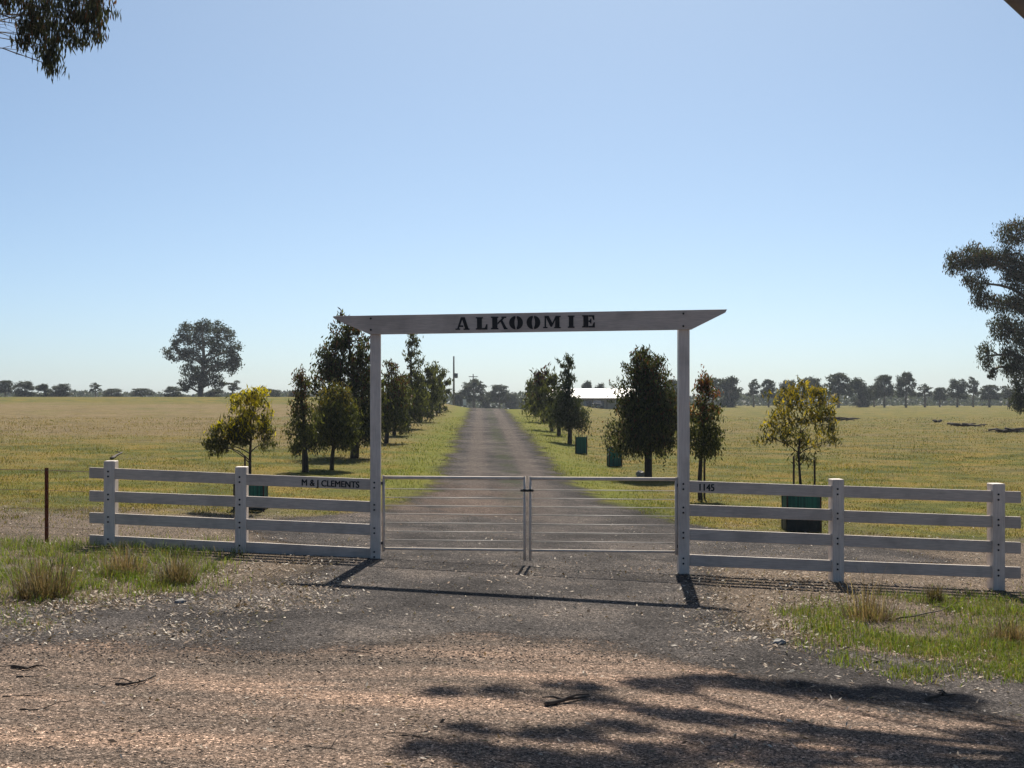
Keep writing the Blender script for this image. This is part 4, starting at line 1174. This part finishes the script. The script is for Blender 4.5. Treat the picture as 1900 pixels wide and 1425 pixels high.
def fbm(x, y, s, seed=0):
    r = np.random.default_rng(seed); t = 0
    for k in range(5):
        a, b_, p = r.normal(), r.normal(), r.uniform(0, 6.28)
        t = t + np.sin((x * a + y * b_) * s * (1.6 ** k) + p + 1.5 * np.sin((x * b_ - y * a) * s * 1.3 ** k)) / (1.3 ** k)
    return t / 3.0
def gpx(x, y): return CX + x / y * FPX, HZ + (EYE - G(x, y)) / y * FPX
def litter(name, label, specs):
    xs, ys_ = [], []
    for n, ar in specs:
        x0, x1, y0, y1 = ar
        x, y = scatter_px(int(n * 2.2), x0 - 90, x1 + 90, max(860, y0 - 22), y1 + 22)
        px, py = gpx(x, y)
        k = (sstep(x0 - 90, x0 + 90, px) * sstep(x1 + 90, x1 - 90, px) * sstep(y0 - 22, y0 + 18, py) * sstep(y1 + 22, y1 - 18, py)) > rg.uniform(0, 1, len(x))
        xs.append(x[k]); ys_.append(y[k])
    x = np.concatenate(xs); y = np.concatenate(ys_)
    keep = (.62 + .75 * fbm(x, y, 1.3, 40) + .35 * fbm(x, y, 4.5, 41)) > rg.uniform(0, 1, len(x))
    x, y = x[keep], y[keep]; n = len(x)
    L = .022 + .05 * rg.uniform(0, 1, n) ** 2 ; W = L * rg.uniform(.22, .42, n)
    yaw = rg.uniform(0, 6.28, n); tilt = rg.normal(size=n) * .35; roll = rg.normal(size=n) * .5
    A = np.stack([np.cos(yaw) * np.cos(tilt), np.sin(yaw) * np.cos(tilt), np.sin(tilt)], -1)
    B = np.stack([-np.sin(yaw) * np.cos(roll), np.cos(yaw) * np.cos(roll), np.sin(roll)], -1)
    C = np.stack([x, y, G(x, y) + .016 + np.abs(np.sin(tilt)) * L * .4], -1)
    l, w = L[:, None], W[:, None]
    v = np.stack([C - A*l*.5, C + B*w*.5, C + A*l*.5, C - B*w*.5], 1).reshape(-1, 3)
    pal = np.array([(.36, .27, .19), (.26, .17, .11), (.42, .34, .26), (.17, .11, .07), (.30, .20, .13), (.48, .42, .35)])
    c = pal[rg.integers(0, len(pal), n)] * rg.uniform(.7, 1.2, (n, 1))
    o = link(name, mesh_np(name, v, np.arange(4*n).reshape(n, 4), M['litter'], colors=np.repeat(c, 4, 0)))
    tag(o, label, 'leaf litter', kind='stuff')
litter('leaf_litter', 'pale dead leaves and bark strewn along the verge', [
    (6500, (120, 640, 1045, 1130)), (3600, (0, 480, 1110, 1185)), (6000, (1310, 1540, 1055, 1200)), (2400, (1400, 1900, 1060, 1140)), (1200, (1480, 1900, 1190, 1275)),
    (1300, (640, 1300, 960, 1150)), (1200, (0, 700, 945, 1010)), (1500, (1280, 1900, 960, 1060)), (1300, (0, 1900, 1180, 1425)), (900, (900, 1260, 1040, 1075)), (1100, (250, 700, 1028, 1045))])

def blades(x, y, h, w, bend, cols, tilt=.35):
    """grass blades: two-segment tapered strips"""
    n = len(x); yaw = rg.uniform(0, 6.28, n); f = rg.uniform(0, 6.28, n)
    base = np.stack([x, y, G(x, y) - .005], -1)
    side = np.stack([np.cos(yaw), np.sin(yaw), np.zeros(n)], -1) * (w * .5)[:, None]
    lean = np.stack([np.cos(f), np.sin(f), np.zeros(n)], -1)
    l1 = np.abs(rg.normal(size=n)) * tilt; l2 = l1 + np.abs(rg.normal(size=n)) * bend
    mid = base + lean * (h * .5 * l1)[:, None] + np.array([0, 0, 1.0]) * (h * .55)[:, None]
    tip = mid + lean * (h * .6 * l2)[:, None] + np.array([0, 0, 1.0]) * (h * np.maximum(.05, .45 - .25 * l2))[:, None]
    v = np.stack([base - side, base + side, mid + side * .75, mid - side * .75, tip], 1).reshape(-1, 3)
    i = np.arange(n)[:, None] * 5
    f3 = np.concatenate([i + np.array([[0, 1, 2]]), i + np.array([[0, 2, 3]]), i + np.array([[3, 2, 4]])], 1).reshape(-1, 3)
    return v, f3, np.repeat(cols, 5, 0)
def pick(pal, n, lo=.7, hi=1.3):
    return np.asarray(pal)[rg.integers(0, len(pal), n)] * rg.uniform(lo, hi, (n, 1))
GREEN = [(.165, .215, .026), (.115, .170, .018), (.190, .230, .036), (.220, .215, .050), (.085, .125, .016)]
STRAW = [(.230, .170, .085), (.180, .125, .060), (.280, .220, .125)]

def verge(name, label, n, area, mask, straw, hmin=.05, hmax=.17):
    x, y = scatter_px(n, *area)
    k = mask(x, y) > rg.uniform(0, 1, n); x, y = x[k], y[k]; n = len(x)
    h = rg.uniform(hmin, hmax, n) * (0.8 + .35 * fbm(x, y, 1.7, 3)); w = rg.uniform(.004, .009, n)
    st = (rg.uniform(0, 1, n) < straw)[:, None]
    c = np.where(st, pick(STRAW, n), pick(GREEN, n))
    v, f, cc = blades(x, y, np.maximum(.02, h), w, .6, c)
    tag(link(name, mesh_np(name, v, f, M['grass'], colors=cc)), label, 'grass', kind='stuff')
def m_left(x, y):
    px, py = gpx(x, y)
    a = sstep(470, 320, px + 45 * fbm(x, y, 2.2, 1)) * sstep(1128, 1085, py + (px * .04) + 14 * fbm(x, y, 3, 2)) * sstep(998, 1012, py)
    return np.clip(a * (0.62 + .95 * fbm(x, y, 2.4, 8)), .0, 1)
def m_left_low(x, y):
    px, py = gpx(x, y)
    return sstep(170, 60, px) * sstep(1190, 1150, py) * .45 * sstep(-.4, .4, fbm(x, y, 3, 5))
def m_right(x, y):
    px, py = gpx(x, y)
    left = 1480 + (1210 - py) * -.15 + np.maximum(0, py - 1200) * 3.0
    a = sstep(-40, 70, px - left + 45 * fbm(x, y, 2.5, 4)) * sstep(1085, 1140, py + 14 * fbm(x, y, 2, 6) + np.maximum(0, 1700 - px) * -.05)
    a = a * sstep(1285, 1262, py + 8 * fbm(x, y, 5, 7))
    return np.clip(a * (.55 + .95 * fbm(x, y, 2.1, 9)), .03 * a, 1)
verge('verge_grass', 'bright green grass growing in front of the left fence', 36000, (-30, 500, 995, 1135), m_left, .14, .05, .20)
verge('verge_grass', 'thin grass at the left edge below the tussocks', 5000, (-30, 200, 1090, 1200), m_left_low, .3, .04, .10)
verge('verge_grass', 'bright green grass patch in the lower right below the fence', 62000, (1400, 1930, 1070, 1290), m_right, .20, .04, .15)
verge('verge_grass', 'sparse dry blades along the foot of the fence', 5000, (100, 1900, 985, 1120), lambda x, y: .5 * sstep(0, .5, fbm(x, y, 1.5, 12)) * ((x < -2.3) | (x > 2.6)), .85, .04, .13)

def tussock(label, px, py, n, spread, h0, h1, pal, seed, mix=0.0):
    f_ = on_ground(px, py); r = np.random.default_rng(seed)
    a = r.uniform(0, 6.28, n); rr = spread * r.uniform(0, 1, n) ** .7
    x = f_.x + np.cos(a) * rr; y = f_.y + np.sin(a) * rr
    h = h0 + (h1 - h0) * r.uniform(0, 1, n) ** 2.4 * (.65 + .5 * np.abs(np.sin(a + seed)))
    # blades fan outwards from the crown of the plant
    ln = np.abs(.10 + .75 * rr / spread * r.uniform(.3, 1.4, n) + r.normal(size=n) * .18); f_a = a + r.normal(size=n) * .8
    base = np.stack([x, y, G(x, y) - .005], -1); out_ = np.stack([np.cos(f_a), np.sin(f_a), np.zeros(n)], -1)
    side = np.cross(out_, np.array([0, 0, 1.0])) * r.uniform(.002, .0045, (n, 1))
    mid = base + out_ * (h * .45 * ln)[:, None] + np.array([0, 0, 1.0]) * (h * .6)[:, None]
    tip = mid + out_ * (h * ln * .75)[:, None] + np.array([0, 0, 1.0]) * (h * np.maximum(.02, .42 - .35 * ln))[:, None] + r.normal(size=(n, 3)) * .02
    v = np.stack([base - side, base + side, mid + side * .7, mid - side * .7, tip], 1).reshape(-1, 3)
    ii = np.arange(n)[:, None] * 5
    f = np.concatenate([ii + np.array([[0, 1, 2]]), ii + np.array([[0, 2, 3]]), ii + np.array([[3, 2, 4]])], 1).reshape(-1, 3)
    pc = pick(pal, n); cc = np.repeat(pc, 5, 0)
    o = link('dry_tussock', mesh_np('dry_tussock', v, f, M['grass'], colors=cc))
    tag(o, label, 'grass clump', 'dry grass tussocks')
BRN = [(.185, .120, .078), (.240, .160, .105), (.130, .085, .055), (.280, .205, .140), (.075, .060, .034)]
DKB = [(.060, .050, .030), (.110, .078, .048), (.040, .042, .020), (.170, .120, .075)]
tussock('big brown tussock in the green grass near the left edge', 78, 1108, 900, .27, .10, .68, BRN + DKB, 1)
tussock('dark-based brown tussock at the right end of the left grass', 324, 1083, 750, .20, .08, .54, BRN + DKB, 2)
tussock('low brown tussock between the two bigger ones in the left grass', 232, 1066, 600, .26, .10, .46, BRN, 3)
tussock('wispy tall dry tussock in front of the right fence', 1612, 1148, 420, .28, .08, .66, BRN, 4)
tussock('small dark tussock below the last right fence bay', 1735, 1118, 350, .07, .10, .32, DKB, 5)
tussock('straggly brown tussock at the right edge of the grass', 1878, 1190, 550, .22, .08, .30, BRN, 6)

# paddock grass tufts: dense near, thinning with distance
n = 190000
px = rg.uniform(-40, 1940, n); py = 775 + (1000 - 775) * rg.uniform(0, 1, n) ** 1.0
d = np.full(n, 40.0)
for _ in range(30):
    x = (px - CX) / FPX * d; d = .5 * d + .5 * np.clip((EYE - G(x, d)) * FPX / (py - HZ), 15, 190)
x, y = (px - CX) / FPX * d, d
on_drive = (x > drive_l(y) - .1 + .3 * fbm(x, y, 1.2, 30)) & (x < drive_r(y) + .1 + .3 * fbm(x, y, 1.2, 31))
bare = (y < 23.5 + 2.5 * fbm(x, y, .8, 20))
k = ~on_drive & ((.75 + .7 * fbm(x, y, .75, 27)) > rg.uniform(0, 1, n)) & ~(bare & (rg.uniform(0, 1, n) < .9)) & (y < 180)
x, y = x[k], y[k]; n = len(x)
sc_ = np.clip(y / 35, .75, 4.0)
h = rg.uniform(.03, .085, n) * sc_ ** .6; w = rg.uniform(.008, .016, n) * sc_
dryp = np.clip(.32 + .55 * fbm(x, y, .22, 21) + .25 * fbm(x, y, 1.1, 22) + .45 * sstep(42, 60, y) * (1 - sstep(100, 130, y)) * (x < -3), 0, 1)[:, None]
GP = [(.105, .100, .010), (.075, .082, .008), (.150, .125, .018), (.050, .055, .007)]
SP_ = [(.185, .125, .045), (.140, .098, .032), (.215, .155, .070)]
near_d = np.abs(x - (.63 - .023 * y)) < 3.6 + .8 * fbm(x, y, .6, 26)
dryp = np.where((near_d & (y > 27))[:, None], dryp * .25, dryp)
c = np.where(rg.uniform(0, 1, (n, 1)) < dryp, pick(SP_, n), pick(GP, n)) * 1.25
c = np.where((near_d & (y > 27))[:, None], c * np.array([1.05, 1.2, .9]), c)
h = h * np.clip(.9 + .8 * fbm(x, y, .9, 23), .35, 2.0)
c = c * np.clip(1 + .35 * fbm(x, y, .35, 24), .55, 1.5)[:, None]
v, f, cc = blades(x, y, h, w, .8, c, .5)
tag(link('paddock_grass', mesh_np('paddock_grass', v, f, M['grass'], colors=cc)), 'short olive and straw-coloured pasture grass in the paddock', 'grass', kind='stuff')

# ------------------------------------------------------------------ air
mh = bpy.data.materials.new('haze_air'); mh.use_nodes = True
hn = mh.node_tree; hn.nodes.remove(hn.nodes['Principled BSDF'])
pv = hn.nodes.new('ShaderNodeVolumePrincipled')
pv.inputs['Color'].default_value = (.80, .88, 1.0, 1); pv.inputs['Density'].default_value = .00022; pv.inputs['Anisotropy'].default_value = .2
hn.links.new(pv.outputs['Volume'], hn.nodes['Material Output'].inputs['Volume'])
hz = MB().box((-1640, -72, -14), (1640, 1520, 22)).obj('haze', mh)
tag(hz, 'thin pale haze in the air over the paddocks', 'haze', kind='stuff')
